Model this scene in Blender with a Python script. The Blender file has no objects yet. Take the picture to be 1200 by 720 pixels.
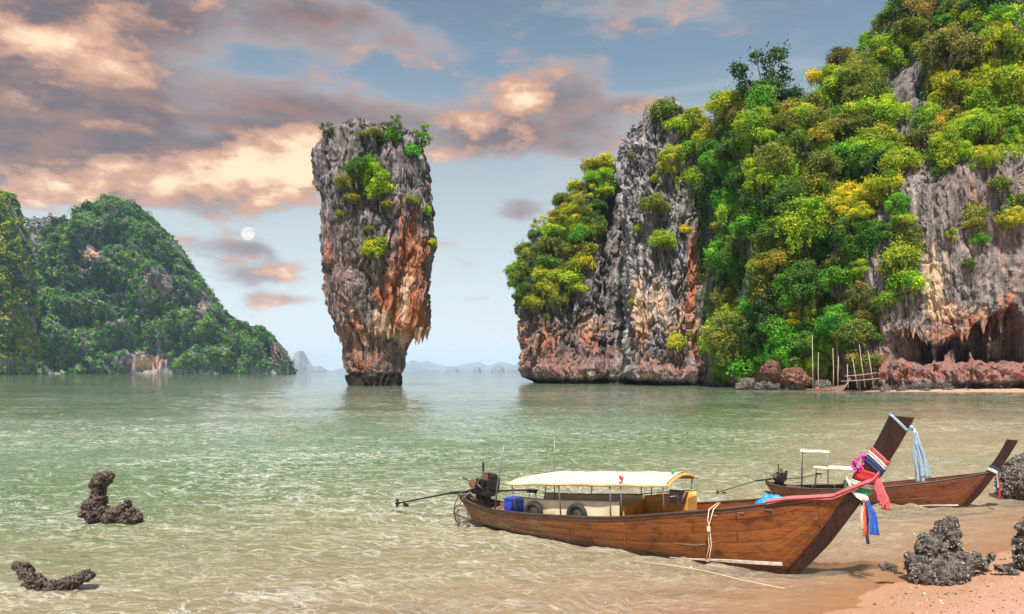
import bpy, bmesh, math, random
import numpy as np
from mathutils import Vector, Matrix
from mathutils.bvhtree import BVHTree

# ---------------------------------------------------------------- camera, sky, sun, exposure
sc = bpy.context.scene
COL = sc.collection
CAM_H = 4.5; F = 900.0; HZ = 436.0            # eye height (m), focal length and horizon row of a 1200 px wide picture
cam = bpy.data.cameras.new('camera'); camo = bpy.data.objects.new('camera', cam); COL.objects.link(camo)
camo.location = (0, 0, CAM_H); camo.rotation_euler = (math.radians(90), 0, 0)
cam.sensor_width = 36; cam.lens = 36 * F / 1200; cam.shift_y = (HZ - 360) / 1200
cam.clip_start = .1; cam.clip_end = 60000
sc.camera = camo
sc.view_settings.view_transform = 'Standard'; sc.view_settings.look = 'None'
sc.view_settings.exposure = EXPOSURE = 0.8; sc.view_settings.gamma = 1.0; sc.view_settings.use_curve_mapping = False
sc.cycles.volume_bounces = 1; sc.cycles.max_bounces = 6; sc.cycles.transparent_max_bounces = 12
sc.cycles.diffuse_bounces = 3; sc.cycles.glossy_bounces = 3

SUN_EL = math.radians(60); SUN_AZ = math.radians(180 + 8)     # from behind the viewer's left shoulder
sun_dir = Vector((math.sin(SUN_AZ) * math.cos(SUN_EL), math.cos(SUN_AZ) * math.cos(SUN_EL), math.sin(SUN_EL)))
sl = bpy.data.lights.new('sun', 'SUN'); sl.energy = 5.0; sl.angle = math.radians(1.2); sl.color = (1, .93, .82)
so = bpy.data.objects.new('sun', sl); COL.objects.link(so)
so.rotation_euler = sun_dir.to_track_quat('Z', 'Y').to_euler()

class NT:
    """terse node-tree writer"""
    def __init__(s, tree): s.t = tree; s.n = tree.nodes; s.l = tree.links
    def node(s, kind, **kw):
        n = s.n.new(kind)
        for k, v in kw.items(): setattr(n, k, v)
        return n
    def put(s, sock, v):
        if isinstance(v, bpy.types.NodeSocket): s.l.new(v, sock)
        elif v is not None:
            if hasattr(sock, 'default_value'):
                dv = sock.default_value
                if hasattr(dv, '__len__') and len(dv) == 4 and hasattr(v, '__len__') and len(v) == 3: v = (*v, 1)
                sock.default_value = v
    def m(s, op, a, b=None, c=None, clamp=False):
        n = s.node('ShaderNodeMath', operation=op, use_clamp=clamp)
        for i, v in enumerate((a, b, c)):
            if v is not None: s.put(n.inputs[i], v)
        return n.outputs[0]
    def v(s, op, a, b=None):
        n = s.node('ShaderNodeVectorMath', operation=op); s.put(n.inputs[0], a)
        if b is not None: s.put(n.inputs[1], b)
        return n.outputs['Value'] if op in ('DOT_PRODUCT', 'LENGTH', 'DISTANCE') else n.outputs[0]
    def noise(s, vec, scale, detail=4, rough=.5, dist=0, typ='FBM'):
        n = s.node('ShaderNodeTexNoise'); s.put(n.inputs['Vector'], vec); s.put(n.inputs['Scale'], scale)
        n.inputs['Detail'].default_value = detail; n.inputs['Roughness'].default_value = rough; n.inputs['Distortion'].default_value = dist
        return n.outputs['Fac']
    def mapr(s, v, a, b, c=0, d=1, smooth=True):
        n = s.node('ShaderNodeMapRange', interpolation_type='SMOOTHSTEP' if smooth else 'LINEAR')
        for i, x in enumerate((v, a, b, c, d)): s.put(n.inputs[i], x)
        return n.outputs[0]
    def mix(s, f, a, b, mode='MIX'):
        n = s.node('ShaderNodeMix', data_type='RGBA', blend_type=mode)
        s.put(n.inputs[0], f); s.put(n.inputs[6], a); s.put(n.inputs[7], b); return n.outputs[2]
    def ramp(s, f, stops):
        n = s.node('ShaderNodeValToRGB'); s.put(n.inputs[0], f); r = n.color_ramp
        while len(r.elements) < len(stops): r.elements.new(.5)
        for e, (p, c) in zip(r.elements, stops): e.position = p; e.color = (*c, 1)
        return n.outputs[0]
    def mapping(s, vec, scale=(1, 1, 1), loc=(0, 0, 0), rot=(0, 0, 0)):
        n = s.node('ShaderNodeMapping'); s.put(n.inputs[0], vec)
        n.inputs['Scale'].default_value = scale; n.inputs['Location'].default_value = loc; n.inputs['Rotation'].default_value = rot
        return n.outputs[0]
    def attr(s, name, out='Fac'):
        n = s.node('ShaderNodeAttribute', attribute_name=name); return n.outputs[out]
    def bump(s, h, strength=.5, dist=.1, normal=None):
        n = s.node('ShaderNodeBump'); s.put(n.inputs['Height'], h); s.put(n.inputs['Strength'], strength); s.put(n.inputs['Distance'], dist)
        if normal: s.put(n.inputs['Normal'], normal)
        return n.outputs[0]

def px_ang(px, py):
    az = math.atan((px - 600) / F); el = math.atan((HZ - py) / F * math.cos(az)); return az, el

# ---- world: Nishita sky with drifting evening clouds in front of it
world = bpy.data.worlds.new('World'); sc.world = world; world.use_nodes = True
w = NT(world.node_tree); w.n.clear()
sky = w.node('ShaderNodeTexSky', sky_type='NISHITA', sun_disc=False)
sky.sun_elevation = SUN_EL; sky.sun_rotation = SUN_AZ; sky.air_density = 1.0; sky.dust_density = 2.0; sky.ozone_density = 1.0
SKY_STR = .08
tc = w.node('ShaderNodeTexCoord').outputs['Generated']
sep = w.node('ShaderNodeSeparateXYZ'); w.put(sep.inputs[0], tc)
az = w.m('ARCTAN2', sep.outputs[0], sep.outputs[1]); el = w.m('ARCSINE', sep.outputs[2])
cmb = w.node('ShaderNodeCombineXYZ'); w.put(cmb.inputs[0], az); w.put(cmb.inputs[1], el); ang = cmb.outputs[0]
def field(blobs):
    tot = None
    for (px, py, sx, sy, wt) in blobs:
        a, e = px_ang(px, py)
        d = w.v('SUBTRACT', ang, (a, e, 0)); d = w.v('MULTIPLY', d, (F / sx, F / sy, 0))
        g = w.m('EXPONENT', w.m('MULTIPLY', w.v('DOT_PRODUCT', d, d), -1.0))
        tot = w.m('MULTIPLY_ADD', g, wt, tot if tot is not None else 0.0)
    return tot
dens = field([(40, 110, 150, 60, .85), (150, 150, 110, 50, .5), (60, 180, 130, 40, .5), (150, 75, 60, 60, .2), (40, 40, 110, 40, .55), (60, 5, 130, 18, .6),
    (290, 20, 140, 34, .62), (420, 8, 110, 22, .5), (210, 60, 70, 40, .25), (300, 118, 60, 26, .62), (390, 130, 60, 22, .5), (465, 140, 60, 30, .6), (650, 150, 80, 26, .45),
    (640, 105, 55, 30, .7), (560, 150, 70, 34, .65), (600, 175, 90, 18, .35), (690, 110, 34, 30, .35), (320, 185, 60, 34, .75), (230, 215, 90, 34, .75), (130, 205, 70, 22, .5), (360, 205, 40, 30, .5),
    (30, 225, 90, 30, .55), (620, 240, 44, 14, .5), (600, 252, 34, 8, .3), (745, 122, 30, 12, .55), (740, 5, 70, 12, .45), (240, 295, 60, 16, .36), (300, 326, 50, 12, .42), (340, 352, 45, 8, .38),
    (560, 350, 60, 9, .3), (290, 290, 26, 7, .34), (560, 314, 60, 9, .25), (490, 45, 50, 14, .25), (830, 20, 70, 30, .2), (430, 200, 90, 30, -.3), (220, 110, 40, 20, -.25), (170, 178, 40, 14, -.2)])
lite = field([(50, 52, 110, 17, .75), (118, 18, 26, 14, .5), (165, 85, 40, 26, .3), (30, 150, 120, 34, -.22), (300, 30, 170, 40, -.4), (330, 125, 110, 26, -.35), (120, 105, 70, 14, -.1), (20, 5, 60, 12, -.3), (60, 160, 120, 26, -.15), (190, 130, 60, 30, -.2), (50, 214, 60, 10, .2), (160, 200, 60, 12, .3), (320, 185, 70, 34, .68), (230, 220, 90, 40, .55), (370, 200, 30, 30, .5),
    (610, 115, 45, 32, .72), (530, 138, 36, 18, .62), (480, 118, 20, 10, .3), (745, 122, 30, 14, .5), (20, 240, 90, 26, .35), (690, 105, 26, 40, -.4), (650, 160, 80, 14, -.3)])
cp = w.mapping(tc, (1, 1, 2.1))
n1 = w.noise(cp, 5.5, 9, .6, .15); n1b = w.noise(w.v('ADD', cp, (.02, 0, -.05)), 5.5, 9, .6, .15)
n3 = w.noise(cp, 12, 6, .58, .1); n3b = w.noise(w.v('ADD', cp, (.012, 0, -.03)), 12, 6, .58, .1)
n2 = w.noise(w.mapping(tc, (1, 1, 3.2), (3.1, 0, 0)), 16, 7, .62, .2)
D = w.m('ADD', w.m('MULTIPLY_ADD', n1, 1.9, -.95), dens)
D = w.m('ADD', D, w.m('MULTIPLY_ADD', n2, .5, -.25)); D = w.m('ADD', D, w.m('MULTIPLY_ADD', n3, .45, -.225))
mask = w.mapr(D, .12, .50)
L = w.m('ADD', lite, w.m('MULTIPLY', w.m('SUBTRACT', n1b, n1), -3.0)); L = w.m('ADD', L, w.m('MULTIPLY', w.m('SUBTRACT', n3b, n3), -1.5)); L = w.m('ADD', L, w.m('MULTIPLY_ADD', n2, .6, -.37))
thick = w.mapr(D, .2, 1.0)
k = 10.0
def K(c): return tuple(x * k for x in c)
dark = w.mix(w.mapr(n2, .35, .65), K((.13, .105, .12)), K((.25, .15, .125)))
dark = w.mix(thick, K((.34, .30, .31)), dark)
ccol = w.mix(w.mapr(L, -.08, .42), dark, K((.52, .29, .195)))
ccol = w.mix(w.mapr(L, .34, .95), ccol, K((.92, .64, .42)))
# thin high veil that pales the sky towards the horizon
veil = w.mapr(el, .0, .55, .88, .75, False)
vc = w.ramp(w.mapr(el, 0, .5, 0, 1, False), [(0, K((.74, .77, .82))), (.18, K((.60, .66, .68))), (.45, K((.40, .46, .47))), (.75, K((.17, .25, .32))), (1, K((.10, .15, .20)))])
base = w.mix(veil, sky.outputs[0], vc)
# streaks of cirrus
cir = w.mapr(w.noise(w.mapping(tc, (1, 1, 7)), 3.0, 6, .6, .3), .5, .75, 0, .35)
base = w.mix(cir, base, K((.50, .47, .48)))
allc = w.mix(w.m('MULTIPLY', mask, .94), base, ccol)
bg = w.node('ShaderNodeBackground'); w.put(bg.inputs[0], allc); bg.inputs[1].default_value = SKY_STR
wo = w.node('ShaderNodeOutputWorld'); w.l.new(bg.outputs[0], wo.inputs[0])
world.cycles.sampling_method = 'MANUAL'; world.cycles.sample_map_resolution = 512
# ---------------------------------------------------------------- numpy noise
_rng = np.random.default_rng(7); _perm = _rng.permutation(4096).astype(np.int64); _perm = np.concatenate([_perm, _perm, _perm])
_g = _rng.normal(size=(4096, 3)); _g /= np.linalg.norm(_g, axis=1)[:, None]
def _h(i, j, k): return _perm[_perm[_perm[i & 4095] + (j & 4095)] + (k & 4095)] & 4095
def perlin(p):
    p = np.asarray(p, float); i = np.floor(p).astype(np.int64); f = p - i; u = f * f * f * (f * (f * 6 - 15) + 10)
    r = 0
    for dx in (0, 1):
        wx = u[:, 0] if dx else 1 - u[:, 0]
        for dy in (0, 1):
            wy = u[:, 1] if dy else 1 - u[:, 1]
            for dz in (0, 1):
                wz = u[:, 2] if dz else 1 - u[:, 2]
                g = _g[_h(i[:, 0] + dx, i[:, 1] + dy, i[:, 2] + dz)]
                r = r + wx * wy * wz * (g[:, 0] * (f[:, 0] - dx) + g[:, 1] * (f[:, 1] - dy) + g[:, 2] * (f[:, 2] - dz))
    return r * 1.6
def fbm(p, o=4, g=.5, lac=2.03):
    p = np.array(p, float); a = 1; r = 0
    for _ in range(o): r = r + a * perlin(p); p = p * lac + 17.3; a *= g
    return r
def ridged(p, o=4, g=.5, lac=2.07):
    p = np.array(p, float); a = 1; r = 0; t = 0
    for _ in range(o): r = r + a * (1 - np.abs(perlin(p)) * 2); t += a; p = p * lac + 9.1; a *= g
    return r / t                              # about .2 .. 1
def worley(p):
    """distance to nearest and second nearest feature points, and a random value per cell"""
    p = np.asarray(p, float); i = np.floor(p).astype(np.int64); d1 = np.full(len(p), 9.); d2 = d1.copy(); c = np.zeros(len(p))
    for dx in (-1, 0, 1):
        for dy in (-1, 0, 1):
            for dz in (-1, 0, 1):
                q = i + (dx, dy, dz); h = _h(q[:, 0], q[:, 1], q[:, 2])
                d = np.linalg.norm(q + .5 + _g[h] * .45 - p, axis=1)
                m = d < d1; d2 = np.where(m, d1, np.minimum(d2, d)); c = np.where(m, h / 4096., c); d1 = np.where(m, d, d1)
    return d1, d2, c
def sstep(x, a, b): t = np.clip((x - a) / (b - a), 0, 1); return t * t * (3 - 2 * t)

# ---------------------------------------------------------------- mesh helpers
def link(name, me, mat=None, parent=None):
    if mat is not None and not me.materials: me.materials.append(mat)
    o = bpy.data.objects.new(name, me); COL.objects.link(o)
    if parent is not None: o.parent = parent
    return o
def mesh_np(name, V, Fc, smooth=False, attrs=None, fattrs=None):
    """V (N,3), Fc (M,3|4) array or list of such arrays"""
    me = bpy.data.meshes.new(name); V = np.asarray(V, np.float32)
    Fs = Fc if isinstance(Fc, list) else [Fc]; Fs = [np.asarray(f, np.int32) for f in Fs if len(f)]
    me.vertices.add(len(V)); me.vertices.foreach_set('co', V.ravel())
    nl = sum(f.size for f in Fs); nf = sum(len(f) for f in Fs)
    me.loops.add(nl); me.loops.foreach_set('vertex_index', np.concatenate([f.ravel() for f in Fs]))
    me.polygons.add(nf); tot = np.concatenate([np.full(len(f), f.shape[1]) for f in Fs]); st = np.concatenate([[0], np.cumsum(tot)[:-1]])
    me.polygons.foreach_set('loop_start', st.astype(np.int32)); me.polygons.foreach_set('loop_total', tot.astype(np.int32))
    me.update(calc_edges=True)
    me.polygons.foreach_set('use_smooth', np.full(nf, smooth))
    for dom, dd in (('POINT', attrs), ('FACE', fattrs)):
        for k_, a in (dd or {}).items():
            a = np.asarray(a, np.float32)
            if a.ndim == 1: me.attributes.new(k_, 'FLOAT', dom).data.foreach_set('value', a)
            else: me.attributes.new(k_, 'FLOAT_COLOR', dom).data.foreach_set('color', a.ravel())
    me.validate(); return me
def grid_faces(nr, nc, wrap=False):
    r = np.arange(nr - 1)[:, None]; c = np.arange(nc if wrap else nc - 1)[None]; c2 = (c + 1) % nc
    return np.stack([r * nc + c, r * nc + c2, (r + 1) * nc + c2, (r + 1) * nc + c], -1).reshape(-1, 4)
def W(px, py, Y):
    return Vector(((px - 600) / F * Y, Y, CAM_H - (py - HZ) / F * Y))
def ground(px, py, z=0):
    return W(px, py, (CAM_H - z) * F / (py - HZ))
def to_px(P): P = np.asarray(P); return 600 + F * P[..., 0] / P[..., 1], HZ + F * (CAM_H - P[..., 2]) / P[..., 1]
def meta(o, label=None, cat=None, group=None, kind=None):
    if label: o['label'] = label
    if cat: o['category'] = cat
    if group: o['group'] = group
    if kind: o['kind'] = kind
    return o
def empty(name, loc=(0, 0, 0), rz=0, parent=None):
    o = bpy.data.objects.new(name, None); COL.objects.link(o); o.location = loc; o.rotation_euler = (0, 0, rz); o.empty_display_size = .2
    if parent: o.parent = parent
    return o
class MB:
    """collects shapes into one mesh"""
    def __init__(s): s.V = []; s.F3 = []; s.F4 = []; s.n = 0
    def add(s, V, Q=None, T=None):
        V = np.asarray(V, float)
        if Q is not None and len(Q): s.F4.append(np.asarray(Q) + s.n)
        if T is not None and len(T): s.F3.append(np.asarray(T) + s.n)
        s.V.append(V); s.n += len(V); return s
    def box(s, c, d, R=None, bev=0.0):
        """box centred at c with full sizes d; R rotation matrix; chamfered edges"""
        bm = bmesh.new(); bmesh.ops.create_cube(bm, size=1)
        for v in bm.verts: v.co = Vector((v.co.x * d[0], v.co.y * d[1], v.co.z * d[2]))
        if bev > 0: bmesh.ops.bevel(bm, geom=bm.edges[:], offset=bev, segments=2, affect='EDGES', profile=.6)
        return s.bm(bm, c, R)
    def bm(s, bm, c=(0, 0, 0), R=None):
        bm.verts.index_update(); bmesh.ops.triangulate(bm, faces=[f for f in bm.faces if len(f.verts) > 4])
        M = R or Matrix.Identity(3)
        V = [tuple(M @ v.co + Vector(c)) for v in bm.verts]
        s.add(V, [[v.index for v in f.verts] for f in bm.faces if len(f.verts) == 4], [[v.index for v in f.verts] for f in bm.faces if len(f.verts) == 3])
        bm.free(); return s
    def tube(s, pts, r, n=8, cap=True):
        """tube along points, radius scalar or list"""
        P = np.array([tuple(p) for p in pts], float); m = len(P); r = np.broadcast_to(np.asarray(r, float), (m,))
        T = np.gradient(P, axis=0); T /= np.linalg.norm(T, axis=1)[:, None] + 1e-9
        up = np.array([0, 0, 1.]) if abs(T[0, 2]) < .9 else np.array([1., 0, 0])
        V = []; a = np.linspace(0, 2 * np.pi, n, endpoint=False); u = np.cross(up, T[0]); u /= np.linalg.norm(u)
        for i in range(m):
            u = u - T[i] * (u @ T[i]); u /= np.linalg.norm(u) + 1e-9; v = np.cross(T[i], u)
            V.append(P[i] + r[i] * (np.cos(a)[:, None] * u + np.sin(a)[:, None] * v))
        V = np.concatenate(V); Q = grid_faces(m, n, True); T3 = []
        if cap:
            V = np.concatenate([V, P[:1], P[-1:]]); b = m * n
            T3 = [[b, (i + 1) % n, i] for i in range(n)] + [[b + 1, (m - 1) * n + i, (m - 1) * n + (i + 1) % n] for i in range(n)]
        return s.add(V, Q, T3)
    def cyl(s, a, b, r, n=16, r2=None): return s.tube([a, b], [r, r if r2 is None else r2], n)
    def ring(s, c, R, r, axis='y', n=28, m=8, arc=(0, 2 * math.pi)):
        full = abs(arc[1] - arc[0] - 2 * math.pi) < 1e-6
        a = np.linspace(*arc, n, endpoint=not full); b = np.linspace(0, 2 * np.pi, m, endpoint=False)
        A, B = np.meshgrid(a, b, indexing='ij'); x = (R + r * np.cos(B)) * np.cos(A); y = (R + r * np.cos(B)) * np.sin(A); z = r * np.sin(B)
        V = {'y': np.stack([x, z, y], -1), 'z': np.stack([x, y, z], -1), 'x': np.stack([z, x, y], -1)}[axis].reshape(-1, 3) + np.array(c)
        Q = grid_faces(n, m, True)
        if full: Q = np.concatenate([Q, np.array([[(n - 1) * m + j, (n - 1) * m + (j + 1) % m, (j + 1) % m, j] for j in range(m)])])
        return s.add(V, Q)
    def sheet(s, G, th=0.0):
        """grid of points (r,c,3), optional thickness"""
        G = np.asarray(G, float); nr, nc = G.shape[:2]
        if th <= 0: return s.add(G.reshape(-1, 3), grid_faces(nr, nc))
        du = np.gradient(G, axis=0); dv = np.gradient(G, axis=1); N = np.cross(du, dv); N /= np.linalg.norm(N, axis=2)[..., None] + 1e-9
        A = (G + N * th / 2).reshape(-1, 3); B = (G - N * th / 2).reshape(-1, 3); q = grid_faces(nr, nc); k_ = nr * nc
        per = [c for c in range(nc)] + [r * nc + nc - 1 for r in range(1, nr)] + [(nr - 1) * nc + c for c in range(nc - 2, -1, -1)] + [r * nc for r in range(nr - 2, 0, -1)]
        e = [[per[i], per[(i + 1) % len(per)], per[(i + 1) % len(per)] + k_, per[i] + k_] for i in range(len(per))]
        return s.add(np.concatenate([A, B]), np.concatenate([q, q[:, ::-1] + k_, np.array(e)]))
    def sphere(s, c, r, nu=16, nv=10):
        r = np.broadcast_to(np.asarray(r, float), (3,)); a = np.linspace(0, 2 * np.pi, nu, endpoint=False); b = np.linspace(.02, np.pi - .02, nv)
        B, A = np.meshgrid(b, a, indexing='ij')
        return s.add(np.stack([np.sin(B) * np.cos(A), np.sin(B) * np.sin(A), np.cos(B)], -1).reshape(-1, 3) * r + np.array(c), grid_faces(nv, nu, True))
    def mesh(s, name, smooth=False):
        V = np.concatenate(s.V); Fs = []
        if s.F4: Fs.append(np.concatenate(s.F4))
        if s.F3: Fs.append(np.concatenate(s.F3))
        return mesh_np(name, V, Fs, smooth)
    def build(s, name, mat, parent=None, smooth=False):
        me = s.mesh(name, smooth)
        b = bmesh.new(); b.from_mesh(me); bmesh.ops.recalc_face_normals(b, faces=b.faces[:]); b.to_mesh(me); b.free()
        if smooth: me.polygons.foreach_set('use_smooth', np.full(len(me.polygons), True)); 
        return link(name, me, mat, parent)

# ---------------------------------------------------------------- materials
def mat(name):
    m = bpy.data.materials.new(name); m.use_nodes = True; n = NT(m.node_tree); n.n.clear()
    out = n.node('ShaderNodeOutputMaterial'); n.out = out; return m, n
def principled(n, col, rough=.6, normal=None, spec=.5, metal=0, **kw):
    p = n.node('ShaderNodeBsdfPrincipled'); n.put(p.inputs['Base Color'], col); n.put(p.inputs['Roughness'], rough)
    n.put(p.inputs['Specular IOR Level'], spec); n.put(p.inputs['Metallic'], metal)
    if normal is not None: n.put(p.inputs['Normal'], normal)
    for k_, v in kw.items(): n.put(p.inputs[k_], v)
    n.l.new(p.outputs[0], n.out.inputs[0]); return p
def simple(name, col, rough=.6, var=.25, scale=8, metal=0, bump=.2, spec=.5, stretch=(1, 1, 1)):
    m, n = mat(name); tc = n.mapping(n.node('ShaderNodeTexCoord').outputs['Object'], stretch)
    f = n.noise(tc, scale, 6, .6)
    c = n.mix(n.mapr(f, .3, .7), tuple(x * (1 - var) for x in col), tuple(min(1, x * (1 + var)) for x in col))
    principled(n, c, n.mapr(f, .2, .8, rough * .85, min(1, rough * 1.15)), n.bump(f, bump, .01), spec, metal); return m
def rock_mat(name, s=1.0, greys=((.022, .019, .020), (.13, .112, .115), (.38, .34, .34)), bump=1.0, seed=0):
    """weathered limestone: grey with vertical runs; attribute 'pig' = (ochre, cream, tide black), 'rust'"""
    m, n = mat(name); oc = n.node('ShaderNodeNewGeometry').outputs['Position']; oc = n.v('ADD', oc, (seed * 31.7, seed * 11.3, 0))
    st = n.noise(n.mapping(oc, (.6 * s, .6 * s, .045 * s)), 1, 9, .65, .6); dr = n.noise(n.mapping(oc, (1.5 * s, 1.5 * s, .035 * s)), 1, 5, .6, .3)
    bl = n.noise(n.mapping(oc, (.35 * s, .35 * s, .22 * s)), 1, 7, .62, .4)
    fi = n.noise(n.mapping(oc, (3.0 * s, 3.0 * s, 1.1 * s)), 1, 6, .7)
    pg = n.attr('pig', 'Color'); sp = n.node('ShaderNodeSeparateColor'); n.put(sp.inputs[0], pg); och, cre, tid = sp.outputs
    g = n.m('ADD', n.m('MULTIPLY', st, .6), n.m('ADD', n.m('MULTIPLY', bl, .25), n.m('MULTIPLY', fi, .2)))
    grey = n.ramp(n.mapr(g, .40, .66, 0, 1, False), [(0, greys[0]), (.45, greys[1]), (1, greys[2])])
    fr = n.ramp(n.mapr(n.m('ADD', n.m('MULTIPLY', bl, .5), n.m('MULTIPLY', fi, .5)), .32, .68, 0, 1, False), [(0, (.10, .032, .018)), (.4, (.33, .10, .045)), (.7, (.50, .20, .10)), (1, (.62, .36, .22))])
    of = n.m('ADD', n.m('MULTIPLY', och, 1.0), n.m('MULTIPLY_ADD', st, 3.4, -1.95)); of = n.m('MULTIPLY', n.mapr(of, .1, .55), n.mapr(och, .02, .2))
    c = n.mix(of, grey, fr)
    cf = n.mapr(n.m('ADD', cre, n.m('MULTIPLY_ADD', st, 2.0, -1.1)), .15, .6); cf = n.m('MULTIPLY', cf, n.mapr(cre, .02, .3))
    c = n.mix(cf, c, n.mix(fi, (.42, .24, .13), (.72, .55, .40)))
    ru = n.attr('rust'); c = n.mix(n.m('MULTIPLY', ru, n.mapr(bl, .3, .6)), c, n.mix(n.mapr(fi, .3, .7), (.13, .04, .03), (.42, .19, .14)))
    c = n.mix(n.mapr(dr, .56, .68, 0, .72), c, tuple(x * 1.15 for x in greys[0])); c = n.mix(n.m('MULTIPLY', n.mapr(dr, .40, .33), .4), c, tuple(x * 1.3 for x in greys[2]))
    c = n.mix(n.m('MULTIPLY', tid, .93), c, (.017, .014, .012))
    h = n.m('ADD', n.m('MULTIPLY', st, 1.2), n.m('MULTIPLY', fi, .5))
    principled(n, c, .85, n.bump(h, bump, .9 / s), .25); return m
def leaf_mat(name, translucency=.35):
    m, n = mat(name); oi = n.node('ShaderNodeObjectInfo'); t = n.attr('tint', 'Color')
    c = n.mix(1.0, oi.outputs['Color'], t, 'MULTIPLY')
    hs = n.node('ShaderNodeHueSaturation'); n.put(hs.inputs['Hue'], n.mapr(oi.outputs['Random'], 0, 1, .485, .512, False)); n.put(hs.inputs['Color'], c); c = hs.outputs[0]
    d = n.node('ShaderNodeBsdfDiffuse'); n.put(d.inputs[0], c)
    tr = n.node('ShaderNodeBsdfTranslucent'); n.put(tr.inputs[0], n.mix(1.0, c, (1.25, 1.3, .6), 'MULTIPLY'))
    gl = n.node('ShaderNodeBsdfGlossy'); gl.inputs['Roughness'].default_value = .45; n.put(gl.inputs[0], (.5, .5, .5))
    a = n.node('ShaderNodeMixShader'); a.inputs[0].default_value = translucency; n.l.new(d.outputs[0], a.inputs[1]); n.l.new(tr.outputs[0], a.inputs[2])
    b = n.node('ShaderNodeMixShader'); b.inputs[0].default_value = .04; n.l.new(a.outputs[0], b.inputs[1]); n.l.new(gl.outputs[0], b.inputs[2])
    n.l.new(b.outputs[0], n.out.inputs[0]); return m
# ---------------------------------------------------------------- materials shared by the land
M_ROCK = rock_mat('limestone'); M_ROCKFAR = rock_mat('far limestone', .22, ((.035, .035, .04), (.15, .14, .15), (.42, .37, .37)), 1.0)
M_STAL = simple('dripstone', (.26, .15, .10), .85, .5, 2, bump=.5, stretch=(1, 1, .3))
M_STALG = simple('grey dripstone', (.17, .14, .13), .85, .5, 2, bump=.5, stretch=(1, 1, .3))
M_LEAF = leaf_mat('leaves'); M_BARK = simple('bark', (.16, .12, .09), .9, .35, 6, bump=.4)
M_PALEBARK = simple('pale bare wood', (.42, .36, .30), .85, .3, 6, bump=.4)
rng = np.random.default_rng(11); random.seed(5)
SURF = []                                       # surfaces trees can root on

def prof_px(rows, Y):
    """rows of (py, left px, right px) seen at distance Y -> z, x left, x right (rising z)"""
    r = np.array(sorted(rows, key=lambda a: -a[0]), float)
    return CAM_H + (HZ - r[:, 0]) / F * Y, (r[:, 1] - 600) / F * Y, (r[:, 2] - 600) / F * Y
def loft(zp, xl, xr, yc, ry, nexp, nz, nth, ncap, capz, front=.7, z0=None):
    """closed rock from a stack of rounded-square sections; yc, ry may be functions of z"""
    z = np.linspace(zp[0] if z0 is None else z0, zp[-1], nz)
    L = np.interp(z, zp, xl); R = np.interp(z, zp, xr)
    ker = np.array([1, 2, 3, 2, 1.]) / 9
    sm = lambda a: np.convolve(np.pad(a, 2, mode='edge'), ker, 'valid')
    L, R = sm(L), sm(R); cx = (L + R) / 2; rx = (R - L) / 2
    yc = np.array([yc(t) if callable(yc) else yc for t in z]); ry = np.array([ry(t) if callable(ry) else ry for t in z])
    nf = int(nth * front); a = np.concatenate([np.linspace(np.pi, 2 * np.pi, nf, endpoint=False), np.linspace(0, np.pi, nth - nf, endpoint=False)])
    c, s = np.cos(a), np.sin(a); e = 2 / nexp
    ux = np.sign(c) * np.abs(c) ** e; uy = np.sign(s) * np.abs(s) ** e
    rings = []; rel = []
    for i in range(nz): rings.append(np.stack([cx[i] + rx[i] * ux, yc[i] + ry[i] * uy, np.full(nth, z[i])], -1)); rel.append(1.)
    for j in range(1, ncap + 1):
        f = 1 - j / ncap; f = max(f, .01)
        rings.append(np.stack([cx[-1] + rx[-1] * ux * f, yc[-1] + ry[-1] * uy * f, np.full(nth, z[-1] + capz * (1 - f * f) ** .8)], -1)); rel.append(f)
    P = np.concatenate(rings); N = np.tile(np.stack([ux * .8 + c * .2, uy * .8 + s * .2, np.zeros(nth)], -1), (len(rings), 1))
    N /= np.linalg.norm(N, axis=1)[:, None]; rel = np.repeat(rel, nth)
    return P, N, rel, grid_faces(len(rings), nth, True)[:, ::-1]
def karst(P, N, rel, a_fl=1.6, a_bl=1.4, a_fi=.35, s=1., side=None):
    """fluted, blocky limestone relief, returns displacement along N"""
    lo = fbm(P / (14 * s), 3)
    wp = P + np.stack([fbm(P / (7 * s), 2), fbm(P / (7 * s) + 40, 2), np.zeros(len(P))], -1) * 1.6 * s
    fl = ridged(wp / np.array([4.4, 4.4, 34]) / s, 4, .58)
    d1, d2, c = worley(wp / np.array([4.0, 4.0, 17.]) / s); d1b, d2b, cb = worley(wp / np.array([1.6, 1.6, 6.2]) / s + 7)
    var = .35 + 1.1 * sstep(fbm(P / (11 * s) + 90, 2), -.35, .45); a_bl = a_bl * var; a_fl = a_fl * (1.7 - var * .5)
    cr = 1 - sstep(d2 - d1, 0, .22); crb = 1 - sstep(d2b - d1b, 0, .25)
    fi = ridged(P / np.array([1.0, 1.0, 2.6]) / s, 3, .6)
    return a_fl * (lo * .9 + (fl - .55) * 1.7) + a_bl * ((c - .5) * 1.1 - cr * .9) + a_bl * .42 * ((cb - .5) - crb * .9) + a_fi * (fi - .6) * 1.6
def spots(P, lst, Y=None):
    """soft patches given as (px, py, half width px, half height px, weight) on the face seen from the beach"""
    X, Z = to_px(P); r = 0
    for (px, py, sx, sy, wt) in lst: r = r + wt * np.exp(-((X - px) / sx) ** 2 - ((Z - py) / sy) ** 2)
    return r
def add_surface(V, Q, tag): SURF.append((BVHTree.FromPolygons([tuple(v) for v in V], [tuple(q) for q in Q]), tag))

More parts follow.
